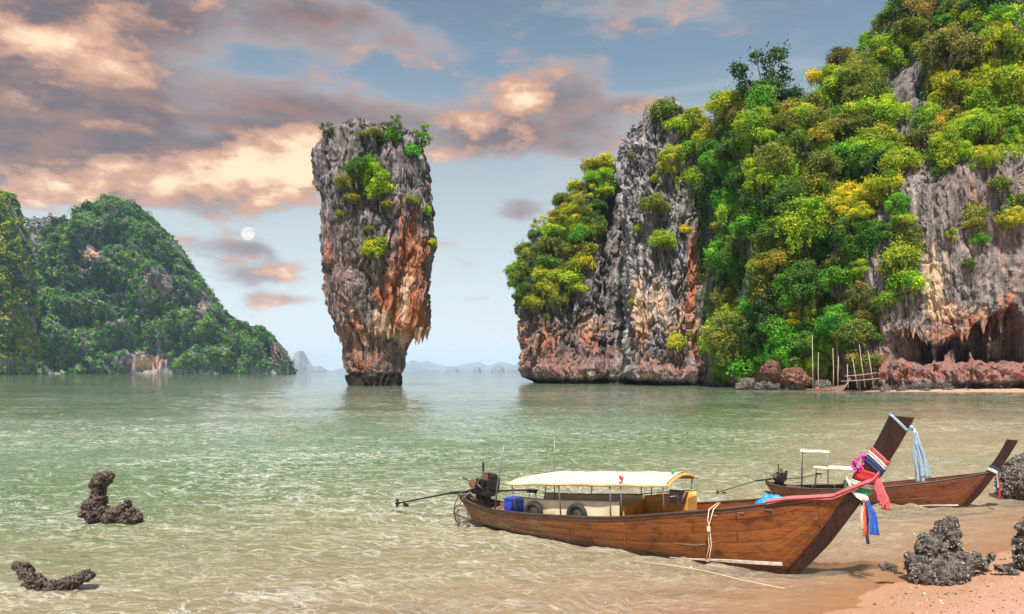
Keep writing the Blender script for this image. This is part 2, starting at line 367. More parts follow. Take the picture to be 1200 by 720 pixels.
# ---------------------------------------------------------------- the leaning rock tower in the bay
YT = 250.
rows = [(459, 412, 473), (452, 411, 473), (441, 409, 471), (437, 413, 470), (431, 408, 474), (420, 404, 477), (408, 402, 480), (399, 398, 484), (393, 394, 490), (388, 390, 503), (380, 386, 506), (360, 382, 506),
        (340, 378, 507), (320, 375, 508), (300, 373, 510), (280, 373, 512), (260, 373, 513), (240, 372, 513), (220, 369, 511), (205, 366, 509), (190, 366, 506), (175, 368, 503), (165, 371, 499), (158, 375, 495), (153, 383, 490)]
zp, xl, xr = prof_px(rows, YT); xl = xl + 1.7 * sstep(zp, 4, 20); xr = xr - 1.7 * sstep(zp, 4, 20); zp = np.where(zp > 70, 70 + (zp - 70) * .84, zp)
rxf = lambda z: float((np.interp(z, zp, xr) - np.interp(z, zp, xl)) / 2 * .85)
P, N, rel, Q = loft(zp, xl, xr, YT, rxf, 2.7, 430, 560, 40, 1.5)
d = karst(P, N, rel, 1.3, 1.2, .2)
X_, Z_ = to_px(P)
d -= 2.6 * np.exp(-((X_ - 472) / 9) ** 2 - ((Z_ - 352) / 50) ** 2) * (rel == 1)       # the dark cleft right of centre
d -= 1.6 * np.exp(-((X_ - 425 - (Z_ - 250) * .12) / 4) ** 2) * sstep(Z_, 190, 240)
d -= 1.2 * (1 - sstep(P[:, 2], -1, 3.2))
d += .9 * np.exp(-((P[:, 2] - 4.6) / .5) ** 2)
low = 1 - sstep(P[:, 2], 8, 22); d *= 1 - .35 * low
P = P + N * d[:, None] * np.where(rel < 1, rel, 1)[:, None]
cap = rel < 1
top = ridged(P[cap] / np.array([3.2, 3.2, 9]), 3); P[cap, 2] += (top - .45) * 4.6 * np.minimum(1, (1 - rel[cap]) * 5) + 1.6 * np.exp(-((X_[cap] - 417) / 9) ** 2)
P[:, 2] += 0.35 * fbm(P / 1.7, 2) * (rel == 1)
och = spots(P, [(478, 325, 19, 75, 1.15), (485, 385, 22, 22, .85), (388, 300, 9, 36, .5), (445, 350, 26, 40, .35), (375, 250, 6, 20, .35), (402, 345, 16, 36, .3), (440, 400, 30, 26, .38), (415, 388, 16, 36, .35), (455, 350, 10, 26, .5), (500, 300, 10, 26, .25), (425, 430, 16, 12, .5), (380, 345, 6, 36, .3), (500, 215, 8, 12, .3)])
cre = spots(P, [(474, 350, 7, 40, .6), (412, 350, 5, 40, .4), (447, 378, 16, 20, .7), (470, 398, 12, 8, .6), (397, 235, 6, 12, .3), (484, 330, 6, 20, .45), (430, 408, 16, 18, .35)])
tid = (1 - sstep(P[:, 2] + .5 * fbm(P / 2., 2), 3.6, 4.6)) * .97
rust = spots(P, [(430, 425, 34, 14, .6), (400, 380, 14, 60, .45), (440, 300, 60, 60, .2)])
me = mesh_np('rock_tower', P, Q, True, {'pig': np.stack([och, cre, tid, np.ones(len(P))], -1), 'rust': rust})
tower = link('rock_tower', me, M_ROCK)
meta(tower, 'tall top-heavy limestone rock tower standing alone in the bay on a narrow black foot', 'sea stack'); add_surface(P, Q, 'tower')
def icicle(L, r, seed):
    R_ = random.Random(seed); b = MB(); ph = R_.random() * 6
    z = np.linspace(0, -L, 9); rr = r * (1 - np.linspace(0, 1, 9) ** 1.4) * (1 + .2 * np.sin(np.linspace(0, 9, 9) + ph)) + r * .06
    b.tube([(.12 * L * .3 * math.sin(i * .9 + ph) * i / 9, 0, z[i]) for i in range(9)], rr, 7); return b
stal_proto = [icicle(1, .2, i).mesh('stalactite', True) for i in range(5)]
for s_ in stal_proto: s_.materials.append(M_STAL)
def hang_on(parent, bvh, lst, name='stalactite', mt=None):
    """dripstone points hung just inside the face at the given picture positions: (px, py, length m)"""
    for (px, py, L) in lst:
        dirv = (W(px, py, 100) - Vector((0, 0, CAM_H))).normalized(); hit = bvh.ray_cast(Vector((0, 0, CAM_H)), dirv)
        if hit[0] is None: continue
        o = bpy.data.objects.new(name, random.choice(stal_proto)); COL.objects.link(o); o.parent = parent
        o.location = hit[0] + Vector((0, .35, L * .3)); s_ = L * 1.3; o.scale = (s_ * random.uniform(.7, 1.15), s_ * random.uniform(.7, 1.1), s_); o.rotation_euler = (random.uniform(-.08, .08), random.uniform(-.1, .1), random.uniform(0, 6))
        if mt: o.material_slots[0].link = 'OBJECT'; o.material_slots[0].material = mt
hang_on(tower, SURF[-1][0], [(487 + i * 1.9, 387 + random.uniform(-2, 3), random.uniform(2, 4.4)) for i in range(10)] + [(504, 388, 5.2), (478, 392, 3), (470, 388, 3.2), (462, 384, 2.6), (455, 386, 3.4), (447, 382, 3), (440, 386, 2.6), (431, 380, 3.0), (466, 396, 2.4), (450, 394, 2.2), (399, 392, 3), (394, 384, 2.4), (405, 396, 2.4), (415, 390, 2.4)])
hang_on(tower, SURF[-1][0], [(384 + i * 3.5, 352 + 22 * math.sin(i * 1.7), 2.6) for i in range(9)], mt=M_STALG)

# ---------------------------------------------------------------- left lobe of the wooded headland
YA = 322.
rows = [(451, 616, 752), (446, 614, 752), (438, 611, 752), (425, 609, 752), (400, 606, 752), (370, 604, 752), (345, 603, 752), (328, 605, 752), (312, 610, 752), (295, 616, 752), (275, 627, 752), (255, 640, 752), (238, 653, 752), (220, 668, 752), (205, 688, 752), (192, 712, 752)]
zp, xl, xr = prof_px(rows, YA); xl = xl + 1.6
P, N, rel, Q = loft(zp, xl, xr, lambda z: YA + z * .08, lambda z: 36 - z * .16, 2.5, 300, 520, 20, 3)
d = karst(P, N, rel, 1.9, 2.2, .7, 1.1); X_, Z_ = to_px(P)
d -= 3.4 * (1 - sstep(P[:, 2], .4, 3.0)) * (.6 + .8 * np.clip(fbm(P / np.array([9, 9, 50.]), 2) + .4, 0, 1)); d += 1.6 * np.exp(-((P[:, 2] - 6) / 3) ** 2)
d -= 4.5 * np.exp(-((X_ - 660 + (Z_ - 400) * .1) / 7) ** 2) * sstep(P[:, 2], 6, 14); d -= 7 * np.exp(-((X_ - 722) / 12) ** 2)
P = P + N * d[:, None] * rel[:, None]
och = spots(P, [(612, 395, 7, 50, .55), (640, 400, 16, 30, .7), (690, 390, 12, 22, .85), (668, 422, 14, 10, .4)])
cre = spots(P, [(690, 380, 9, 18, .6), (646, 385, 8, 16, .4), (678, 440, 20, 4, .6), (610, 380, 5, 30, .4)])
rust = spots(P, [(650, 432, 60, 10, .7), (660, 400, 60, 30, .35), (705, 415, 18, 14, .5)])
tid = (1 - sstep(P[:, 2] + .8 * fbm(P / 3., 2), 1.0, 2.6)) * .95
headland = link('cliff', mesh_np('cliff', P, Q, True, {'pig': np.stack([och, cre, tid, np.ones(len(P))], -1), 'rust': rust}), M_ROCK)
meta(headland, 'undercut grey and orange limestone cliff at the far left end of the wooded headland', 'cliff'); add_surface(P, Q, 'headland')
hang_on(headland, SURF[-1][0], [(random.uniform(612, 655), random.uniform(385, 412), random.uniform(2.5, 4.5)) for i in range(10)] + [(random.uniform(675, 710), random.uniform(375, 400), random.uniform(2.5, 5)) for i in range(10)])

# ---------------------------------------------------------------- the pale crag in the middle
YB = 272.
rows = [(457, 748, 838), (451, 744, 842), (444, 736, 846), (432, 733, 848), (420, 732, 848), (400, 732, 850), (370, 730, 851), (340, 731, 851), (300, 725, 852), (270, 726, 852), (240, 723, 853), (210, 719, 853), (190, 719, 853), (175, 723, 851), (160, 727, 848), (147, 731, 838), (136, 736, 822), (126, 746, 808), (118, 758, 798)]
zp, xl, xr = prof_px(rows, YB); zp = np.where(zp > 70, 70 + (zp - 70) * .84, zp); xl = xl + 1.2
P, N, rel, Q = loft(zp, xl, xr, lambda z: YB + z * .07, lambda z: 25 - z * .1, 2.6, 430, 520, 26, 3)
X_, Z_ = to_px(P); d = karst(P, N, rel, 1.5, 2.1, .7)
d -= 3.2 * (1 - sstep(P[:, 2], .4, 2.6)) * (.6 + .8 * np.clip(fbm(P / np.array([7, 7, 50.]), 2) + .4, 0, 1)); d += 2.0 * np.exp(-((P[:, 2] - 5) / 2.2) ** 2)
d += 2.4 * np.exp(-((X_ - 762) / 20) ** 2 - ((Z_ - 375) / 45) ** 2); d -= 3 * np.exp(-((X_ - 728 - (Z_ - 400) * .05) / 5) ** 2)
d -= 2.2 * np.exp(-((X_ - 803) / 5) ** 2) * sstep(Z_, 230, 280); d -= 2.8 * np.exp(-((X_ - 790) / 14) ** 2 - ((Z_ - 432) / 12) ** 2)
P = P + N * d[:, None] * rel[:, None]
cap = rel < 1; P[cap, 2] += (ridged(P[cap] / np.array([3, 3, 8]), 3) - .4) * 7 * np.minimum(1, (1 - rel[cap]) * 4)
P[:, 2] += .5 * fbm(P / 2., 2)
och = spots(P, [(812, 320, 6, 50, 1.2), (800, 375, 14, 40, .6), (752, 385, 13, 28, .9), (835, 330, 7, 60, .45), (815, 400, 22, 20, .55), (745, 350, 8, 18, .6), (765, 425, 26, 12, .5)])
cre = spots(P, [(745, 345, 8, 22, .8), (752, 375, 10, 26, .6), (765, 330, 10, 30, .35), (800, 390, 20, 40, .5), (775, 360, 10, 30, .5), (830, 300, 10, 50, .35), (758, 440, 14, 4, .7)])
rust = spots(P, [(790, 435, 50, 10, .7), (825, 425, 22, 14, .6)])
tid = (1 - sstep(P[:, 2] + .7 * fbm(P / 3., 2), .8, 2.2)) * .95
crag = link('crag', mesh_np('crag', P, Q, True, {'pig': np.stack([och, cre, tid, np.ones(len(P))], -1), 'rust': rust}), rock_mat('pale limestone', 1, ((.035, .032, .034), (.19, .172, .18), (.47, .43, .44)), 1.0, 1))
CRAG = (P, Q)
meta(crag, 'tall pale grey crag with jagged top and an orange vertical streak on its right side', 'crag'); add_surface(P, Q, 'crag')
hang_on(crag, SURF[-1][0], [(random.uniform(735, 770), random.uniform(350, 410), random.uniform(2, 4.5)) for i in range(10)] + [(random.uniform(780, 830), random.uniform(385, 412), random.uniform(2.5, 5)) for i in range(14)])

# ---------------------------------------------------------------- steep wooded mountainside
def dome(hp, Yf, Yr, Yb, Yh, nx, nt, p=.75, pad=0):
    """mountain from a ridge line: hp = [(px, py)] ridge as seen at distance Yh"""
    hp = np.array(hp, float); X = np.linspace((hp[0, 0] - 600) / F * Yh, (hp[-1, 0] - 600) / F * Yh, nx)
    H = CAM_H + (HZ - np.interp(X / Yh * F + 600, hp[:, 0], hp[:, 1])) / F * Yh
    t = np.concatenate([np.linspace(0, np.pi / 2, int(nt * .75), endpoint=False), np.linspace(np.pi / 2, np.pi, nt - int(nt * .75))])
    Tm, Xm = np.meshgrid(t, X, indexing='ij'); Hm = np.tile(H, (nt, 1))
    yf = np.array([Yf(x) if callable(Yf) else Yf for x in X]); yf = np.tile(yf, (nt, 1)); tp_ = np.clip(H / H.max(), .02, 1)[None] ** .5 if pad else 1.; yf = Yr - (Yr - yf) * tp_; Yb = Yr + (Yb - Yr) * tp_
    Y = np.where(Tm < np.pi / 2, Yr - (Yr - yf) * np.cos(Tm), Yr + (Yb - Yr) * (-np.cos(Tm)))
    Z = (Hm + 2) * np.sin(Tm) ** p - 2
    return np.stack([Xm, Y, Z], -1).reshape(-1, 3), grid_faces(nt, nx)
hp = [(812, 436), (818, 300), (824, 190), (835, 140), (860, 118), (900, 128), (948, 122), (965, 100), (985, 80), (1005, 62), (1025, 35), (1040, 12), (1080, -45), (1130, -80), (1200, -100), (1330, -90), (1520, -40), (1640, 100), (1700, 435)]
P, Q = dome(hp, lambda x: 206 + 52 * (1 - sstep(x, 57, 74)) - .05 * max(0, x - 100), 268, 330, 262, 460, 330, .8)
N = np.stack([np.zeros(len(P)), -np.ones(len(P)) * .85, np.ones(len(P)) * .5], -1)
d = fbm(P / 26, 3) * 5 + karst(P, N, 1, 1.2, 1.5, .5, 1.3)
d += 3 * (ridged(P / np.array([30, 60, 90.]), 2) - .5)
P = P + N * d[:, None] * sstep(P[:, 2], -2, 6)[:, None]
och = spots(P, [(930, 440, 60, 14, .7), (1070, 100, 30, 30, .15)]); rust = spots(P, [(940, 436, 90, 16, 1)]); tid = (1 - sstep(P[:, 2] + fbm(P / 3, 2), .3, 2.2)) * .9
mount = link('mountainside', mesh_np('mountainside', P, Q, True, {'pig': np.stack([och, och * 0, tid, np.ones(len(P))], -1), 'rust': rust}), M_ROCK)
meta(mount, kind='structure'); add_surface(P, Q, 'mount'); MOUNT = (P, Q)

# ---------------------------------------------------------------- right hand cliff with the sea caves
YD = 184.
rows = [(463, 1024, 1620), (455, 1021, 1620), (440, 1019, 1620), (400, 1017, 1620), (350, 1015, 1620), (300, 1014, 1620), (262, 1016, 1620), (240, 1022, 1620), (225, 1034, 1610), (208, 1050, 1600), (190, 1072, 1590), (176, 1090, 1580)]
zp, xl, xr = prof_px(rows, YD)
YCD = 226.
P, N, rel, Q = loft(zp, xl, xr, lambda z: YCD + z * .08, 46., 6.5, 380, 950, 16, 5, .82)
X_, Z_ = to_px(P); front = sstep(-N[:, 1], .3, .8)
d = karst(P, N, rel, 1.1, .9, .4) * (1 - .35 * sstep(P[:, 2], 18, 30)); d += 1.0 * (ridged(P / np.array([2.2, 2.2, 26]), 3) - .5) * sstep(P[:, 2], 16, 24)
cv = fbm(np.stack([P[:, 0] / 7, P[:, 1] * 0, P[:, 2] * 0], -1), 3); cv2 = fbm(np.stack([P[:, 0] / 3.1, P[:, 1] * 0 + 5, P[:, 2] / 20], -1), 2)
lip = 13.4 + 3.4 * cv + 7.5 * np.exp(-((X_ - 1178) / 24) ** 2) + 1.3 * cv2; sill = 6.6 + .8 * cv2
open_ = sstep(P[:, 2], sill - .5, sill + .9) * (1 - sstep(P[:, 2], lip - .5, lip + .3)) * sstep(X_, 1032, 1075)
pil = sstep(ridged(np.stack([P[:, 0] / 5.5, P[:, 1] * 0, P[:, 2] / 40], -1), 2), .72, .86)
d -= front * open_ * (13 - 9.5 * pil)
d += front * 1.3 * np.exp(-((P[:, 2] - 4.8) / 1.6) ** 2) * (.6 + fbm(P / 2.4, 3))
d -= front * 3.4 * (1 - sstep(P[:, 2] + .6 * cv2, 1.3, 2.6)) * (.4 + .9 * np.clip(cv + .3, 0, 1)) * sstep(X_, 1100, 1130)
d += front * .9 * (1 - sstep(P[:, 2], .8, 2.0)) * (1 - sstep(X_, 1100, 1130))
P = P + N * d[:, None] * rel[:, None]; P[:, 2] += .35 * fbm(P / 2., 2)
och = spots(P, [(1092, 330, 8, 44, .7), (1110, 362, 20, 12, .8), (1050, 300, 16, 30, .25), (1150, 240, 30, 60, .28), (1180, 350, 14, 22, .5), (1140, 375, 70, 14, .5), (1100, 395, 60, 10, .5), (1025, 380, 6, 50, .4), (1024, 240, 6, 30, .5), (1200, 300, 30, 60, .25)])
cre = spots(P, [(1093, 328, 11, 36, 1.1), (1112, 318, 6, 30, .5), (1107, 366, 20, 9, .8), (1180, 330, 8, 20, .4), (1170, 410, 8, 20, .7), (1140, 362, 40, 8, .3)])
rust = sstep(P[:, 2], 2.0, 3.2) * (1 - sstep(P[:, 2], 7.2, 9.5)) * .95 + .35 * sstep(P[:, 2], 7, 9) * (1 - sstep(P[:, 2], 13, 16)) + spots(P, [(1160, 230, 40, 50, .3)])
tid = (1 - sstep(P[:, 2] + .8 * fbm(P / 2.5, 2), 1.2, 2.6)) * .85
cliff = link('cave_cliff', mesh_np('cave_cliff', P, Q, True, {'pig': np.stack([och, cre, tid, np.ones(len(P))], -1), 'rust': rust}), rock_mat('cave cliff limestone', 1.1, ((.04, .034, .033), (.18, .15, .145), (.40, .34, .33)), .9, 2))
CLIFF = (P, Q)
meta(cliff, 'long right-hand cliff with a cream streaked face above dark sea caves and a reddish ledge', 'cliff'); add_surface(P, Q, 'cave')
hang_on(cliff, SURF[-1][0], [(random.uniform(1050, 1195), random.uniform(366, 392), random.uniform(1.2, 3.0)) for i in range(38)], mt=M_STAL)

# ---------------------------------------------------------------- hills across the bay and far islands
def hill(name, hp, Yf, Yr, Yb, nx, nt, p, amp, pale, greys=None):
    P, Q = dome(hp, Yf, Yr, Yb, Yr, nx, nt, p, 1)
    s = (Yr - Yf) / 3
    N = np.stack([np.zeros(len(P)), -np.ones(len(P)) * .9, np.ones(len(P)) * .35], -1)
    d = amp * (fbm(P / s, 4) + .9 * (ridged(P / (s * np.array([.55, .9, 1.6])), 4) - .5)) + amp * .18 * fbm(P / (s * .12), 3)
    edge = sstep(P[:, 2], -1, 25)
    P = P + N * (d * edge)[:, None]
    cre = spots(P, pale); tid = P[:, 0] * 0
    o = link(name, mesh_np(name, P, Q, True, {'pig': np.stack([cre * .12, cre * .55, tid, tid + 1], -1), 'rust': cre * .15}), M_ROCKFAR); meta(o, kind='structure')
    return P, Q
H1 = hill('hill', [(36, 436), (38, 380), (42, 360), (50, 330), (62, 306), (76, 288), (83, 274), (93, 260), (112, 250), (124, 242), (140, 239), (160, 239), (171, 248), (188, 268), (205, 281), (220, 303), (240, 331), (255, 353), (264, 368), (282, 380), (300, 386), (311, 386), (324, 398), (334, 410), (343, 424), (347, 437)], 1490, 1640, 1670, 480, 320, .62, 44, [(108, 296, 9, 10, 1.3), (98, 305, 6, 12, .8), (172, 425, 22, 10, 1.6), (176, 325, 9, 12, .5), (190, 340, 6, 12, 1.0), (237, 358, 8, 14, .8), (322, 412, 8, 14, .9), (170, 300, 14, 5, .4), (150, 392, 10, 8, .4)])
H2 = hill('hill', [(-260, 300), (-180, 235), (-100, 215), (-40, 220), (-10, 226), (0, 232), (7, 227), (15, 228), (21, 242), (27, 262), (33, 285), (37, 310), (39, 350), (41, 400), (43, 438)], 1130, 1230, 1245, 300, 240, .55, 14, [(20, 430, 20, 4, .8), (36, 420, 4, 14, .6), (-5, 300, 10, 10, .4)])
H3 = hill('hill', [(20, 400), (28, 300), (34, 268), (44, 257), (58, 254), (72, 256), (80, 268), (86, 290), (100, 340), (130, 430)], 1720, 1800, 1830, 160, 160, .5, 16, [(66, 290, 14, 20, .7)])
far = [([(336, 437), (342, 425), (349, 412), (354, 411), (362, 426), (368, 430), (374, 429), (382, 433), (392, 437)], 11000),
       ([(380, 437), (400, 431), (430, 427), (470, 424), (485, 426), (500, 423), (515, 428), (530, 430), (545, 427), (560, 424), (572, 429), (585, 424), (600, 427), (612, 437)], 21000),
       ([(470, 437), (476, 426), (484, 422), (498, 428), (520, 433), (540, 437)], 18500),
       ([(520, 437), (528, 430), (535, 430), (541, 437)], 14000), ([(555, 437), (557, 431), (562, 430), (565, 437)], 9500), ([(574, 437), (578, 431), (584, 428.5), (590, 431), (592, 437)], 8600), ([(592, 437), (600, 430), (608, 426), (630, 424), (660, 437)], 12500)]
for hp, Yd in far: hill('far_island', hp, Yd, Yd + 260, Yd + 520, 90, 24, .6, 16, [(-9, -9, 1, 1, 0)])
# ---------------------------------------------------------------- foliage
def leaves(C, Nn, size, r=None, flat=.5):
    """leaf quads at C facing roughly Nn"""
    n = len(C); r = r if r is not None else rng
    d = Nn + r.normal(size=(n, 3)) * flat; d /= np.linalg.norm(d, axis=1)[:, None] + 1e-9
    a = np.cross(d, r.normal(size=(n, 3))); a /= np.linalg.norm(a, axis=1)[:, None] + 1e-9; b = np.cross(d, a)
    s = size * r.uniform(.6, 1.35, n)[:, None]; a = a * s; b = b * s * r.uniform(.45, .8, n)[:, None]
    bend = d * s * .25
    V = np.stack([C - a - bend, C + b, C + a - bend, C - b], 1).reshape(-1, 3)
    return V, np.arange(n * 4).reshape(n, 4)
def tint(n, clump, r, spread=.22):
    """per leaf colour: clump tone, then leaf tone, a few yellow or brown ones"""
    t = (1 + clump * spread + r.normal(size=n) * .16)[:, None] * np.ones((n, 3)); t[:, 0] *= 1 + .25 * clump + r.normal(size=n) * .12
    k_ = r.random(n) < .04; t[k_] *= (1.7, 1.15, .7); return np.concatenate([np.clip(t, .25, 2.2), np.ones((n, 1))], 1)
def crown_proto(seed, nclump, nleaf, leaf, shape, spread=.5, hgt=.75, cr=(.13, .22), open_=0.):
    """crown about 1 wide, its centre near z = .62; returns leaf mesh, wood mesh"""
    r = np.random.default_rng(seed); cl = []
    while len(cl) < nclump:
        p = r.normal(size=3); p /= np.linalg.norm(p)
        if shape == 'dome': p[2] = abs(p[2]) * 1.0 - .22
        if shape == 'flat': p[2] = p[2] * .3 + .12
        if shape == 'tall': p = p * (.62, .62, 1.25)
        rad = r.uniform(.45, 1.0) ** .5 * .36
        p = p * rad * (1, 1, hgt / .75 if shape != 'tall' else 1.0) + r.normal(size=3) * .03
        q = r.uniform(*cr)
        if all(np.linalg.norm(p - c[0]) > (.42 + open_) * (q + c[1]) for c in cl) or r.random() < .1: cl.append((p, q))
    Vs, Ts = [], []; n0 = 0; Fs = []
    for (p, q) in cl:
        n = int(nleaf / nclump * (q / np.mean(cr)) ** 2); u = r.normal(size=(n, 3)); u[:, 2] += .35; u /= np.linalg.norm(u, axis=1)[:, None]
        lump = 1 + .5 * fbm(u * 1.9 + seed * 3 + p * 9, 3); C = p + u * (q * lump * r.uniform(.5, 1.1, n) ** .6)[:, None] * (1, 1, .62)
        C[:, 2] -= .05 * np.clip(-u[:, 2], 0, 1)
        V, Fq = leaves(C, u * .8 + (0, 0, .55), leaf, r, .55); cv = r.normal()
        Vs.append(V); Fs.append(Fq + n0); n0 += len(V); Ts.append(tint(n, cv * np.ones(n), r))
    # trailing sprays under some clumps
    for (p, q) in cl:
        if p[2] > .12 or r.random() < .45: continue
        for _ in range(3):
            n = max(12, int(nleaf * .007)); a0 = p + r.normal(size=3) * q * .5; tt = r.uniform(0, 1, n)[:, None]; L_ = r.uniform(.12, .30)
            C = a0 + (0, 0, -1) * tt * L_ + r.normal(size=(n, 3)) * .016; V, Fq = leaves(C, r.normal(size=(n, 3)), leaf, r, .8); Vs.append(V); Fs.append(Fq + n0); n0 += len(V); Ts.append(tint(n, np.zeros(n), r))
    # stray leaves on the outline
    n = int(nleaf * .12); j = r.integers(0, nclump, n); u = r.normal(size=(n, 3)); u /= np.linalg.norm(u, axis=1)[:, None]
    C = np.array([cl[i][0] + u[k_] * cl[i][1] * r.uniform(1.0, 1.6) for k_, i in enumerate(j)]); V, Fq = leaves(C, u, leaf, r, .8); Vs.append(V); Fs.append(Fq + n0); Ts.append(tint(n, np.zeros(n), r))
    V = np.concatenate(Vs) + (0, 0, .62)
    me = mesh_np('crown', V, np.concatenate(Fs), False, None, {'tint': np.concatenate(Ts)}); me.materials.append(M_LEAF)
    wd = MB(); base = np.array([0, 0, -.12]); fork = np.array([r.normal() * .03, r.normal() * .03, .30])
    wd.tube([base, (base + fork) / 2 + r.normal(size=3) * .012, fork], [.036, .028, .022], 7)
    for (p, q) in cl[:14]:
        e = p + (0, 0, .62); mid = fork * .5 + e * .5 + (0, 0, -.03) + r.normal(size=3) * .03
        wd.tube([fork, mid, e], [.016, .010, .004], 5)
    return me, wd
def proto(seed, *a, bark=None, **k_):
    c, wd = crown_proto(seed, *a, **k_); t = wd.mesh('trunk', True); t.materials.append(bark or M_BARK); return c, t
PROTO = {'dome': [proto(s, 30, 7500, .0195, 'dome', cr=(.07, .17)) for s in (1, 2, 3, 21)], 'round': [proto(s, 32, 7500, .0195, 'round', cr=(.07, .16)) for s in (4, 5, 6, 22)],
         'tall': [proto(s, 20, 6000, .021, 'tall', cr=(.10, .18)) for s in (7, 8)], 'flat': [proto(s, 16, 4800, .021, 'flat', cr=(.10, .18), open_=.06) for s in (9, 10)],
         'open': [proto(s, 15, 2600, .022, 'round', cr=(.07, .14), open_=.15) for s in (12, 13)], 'big': [proto(s, 60, 16000, .0135, 'dome', cr=(.05, .13)) for s in (14, 15)],
         'shrub': [proto(s, 12, 2600, .034, 'dome', cr=(.15, .26)) for s in (16, 17, 18)]}
CL = {'lime': (.25, .40, .02), 'yellow-green': (.33, .38, .02), 'bright green': (.10, .29, .02), 'mid green': (.085, .18, .022), 'olive': (.17, .21, .03), 'dark green': (.035, .085, .02), 'brownish olive': (.18, .18, .045), 'yellowish': (.33, .34, .03), 'rusty': (.22, .08, .035)}
FOL_GAIN = 1.08
CAMP = Vector((0, 0, CAM_H)); PLACED = []
def ray(px, py, only=None):
    best = None; dv = (W(px, py, 100) - CAMP).normalized()
    for b, tag in SURF:
        if only and tag not in only: continue
        h = b.ray_cast(CAMP, dv)
        if h[0] is not None and (best is None or h[3] < best[1]): best = (h[0], h[3], tag, h[1])
    return best
def plant(px, py, wpx, colour, kind='dome', only=None, at=None, sq=1.0, name='tree', info=None, zoff=0):
    """a tree whose crown centre is seen at (px, py), wpx wide, rooted on the rock behind it"""
    s0 = .45 * wpx; hit = ray(px, py + s0 * .5, only) if at is None else (at, (at - CAMP).length, 'x', None)
    if hit is None: return None
    P, dist, tag, _n = hit; wm = wpx / F * P.y; dv = (P - CAMP).normalized()
    base = W(px, py, P.y - wm * .22); base.z -= wm * .62 * sq
    e = empty(name, base + Vector((0, 0, zoff)), random.uniform(0, 6.28)); e.scale = (wm, wm, wm * sq)
    e.rotation_euler.x = random.uniform(-.08, .08); e.rotation_euler.y = random.uniform(-.08, .08)
    c, t = random.choice(PROTO[kind]); o = bpy.data.objects.new('crown', c); COL.objects.link(o); o.parent = e
    base_c = CL[colour]; v = random.uniform(.85, 1.15); o.color = (*[min(1, x * v * FOL_GAIN * random.uniform(.94, 1.06)) for x in base_c], 1)
    tr = bpy.data.objects.new('trunk', t); COL.objects.link(tr); tr.parent = e
    e['category'] = 'shrub' if name == 'shrub' else 'tree'
    PLACED.append([e, px, py, wpx, colour, kind, info or tag]); return e
def carpet(name, PQ, n, blob, nl, leaf, cols, accept, squash=.8, mt=None, up=.4, seed=3, parent=None, cscale=1.):
    """dense low growth over a rock surface"""
    P, Q = PQ; r = np.random.default_rng(seed); A, B, C, D_ = (P[Q[:, i]] for i in range(4))
    ar = np.linalg.norm(np.cross(C - A, D_ - B), axis=1) / 2; nm = np.cross(C - A, D_ - B); nm /= np.linalg.norm(nm, axis=1)[:, None] + 1e-9
    cen = (A + B + C + D_) / 4; ar = ar * (accept(cen, nm) > 0)
    f = r.choice(len(Q), n, p=ar / ar.sum()); u, v = r.random((2, n, 1)); p = (A[f] * (1 - u) + B[f] * u) * (1 - v) + (D_[f] * (1 - u) + C[f] * u) * v
    nn = nm[f]; nn[nn[:, 1] > 0] *= -1; nn = nn + (0, 0, up); nn /= np.linalg.norm(nn, axis=1)[:, None]
    cn = perlin(p / (blob * 6 * cscale)); cn2 = perlin(p / (blob * 18 * cscale) + 50); ci = np.clip(((cn + cn2) * .7 + .5 + r.normal(size=n) * .16) * (len(cols) - 1), 0, len(cols) - 1.001); cols = np.array(cols)
    i0 = ci.astype(int); fr = (ci - i0)[:, None]; bc = cols[i0] * (1 - fr) + cols[i0 + 1] * fr
    bs = blob * r.uniform(.55, 1.3, n)
    C = np.repeat(p + nn * bs[:, None] * .35, nl, 0); U = r.normal(size=(n * nl, 3)); U[:, 2] += .3; U /= np.linalg.norm(U, axis=1)[:, None]; U += np.repeat(nn, nl, 0) * .5
    C = C + U * (np.repeat(bs, nl) * r.uniform(.5, 1, n * nl) ** .5)[:, None] * (1, 1, squash)
    V, Fq = leaves(C, U + (0, 0, .4), leaf, r, .6); T = tint(n * nl, np.repeat(r.normal(size=n), nl), r, .14); T[:, :3] *= np.repeat(bc, nl, 0)
    o = link(name, mesh_np(name, V, Fq, False, None, {'tint': T}), mt or M_LEAF, parent); meta(o, kind='stuff'); return o
g = lambda *c: [CL[x] for x in c]
# wooded slopes of the hills across the bay
def no_pale(lst, cut, rough):
    def f(c, n):
        s_ = spots(c, lst) + fbm(c / rough, 3) * .22
        return (s_ < cut) & (c[:, 2] > 3) & (np.abs(n[:, 1]) > -1)
    return f
carpet('hill_forest', H1, 19000, 4.6, 14, 2.0, [(.025, .08, .015), (.055, .17, .025), (.10, .30, .035), (.035, .12, .02), (.17, .36, .04)], no_pale([(108, 296, 10, 11, 1), (98, 305, 6, 13, .8), (172, 425, 22, 11, 1.2), (176, 325, 9, 12, .5), (190, 338, 7, 13, 1), (237, 358, 8, 14, .9), (322, 412, 9, 14, .9), (95, 350, 4, 25, .3), (60, 330, 30, 20, -.3)], .17, 40), seed=4, cscale=.8)
carpet('hill_forest', H2, 17000, 3.8, 13, 2.3, [(.05, .12, .02), (.17, .28, .02), (.30, .38, .02), (.09, .20, .02), (.34, .36, .02)], no_pale([(20, 428, 30, 5, 1), (36, 415, 4, 14, .6), (10, 234, 8, 8, .5)], .48, 30), seed=5)
carpet('hill_forest', H3, 600, 5, 14, 2.4, [(.03, .06, .02), (.05, .10, .025), (.04, .10, .03)], no_pale([(66, 290, 14, 20, .3)], .12, 30), seed=6)

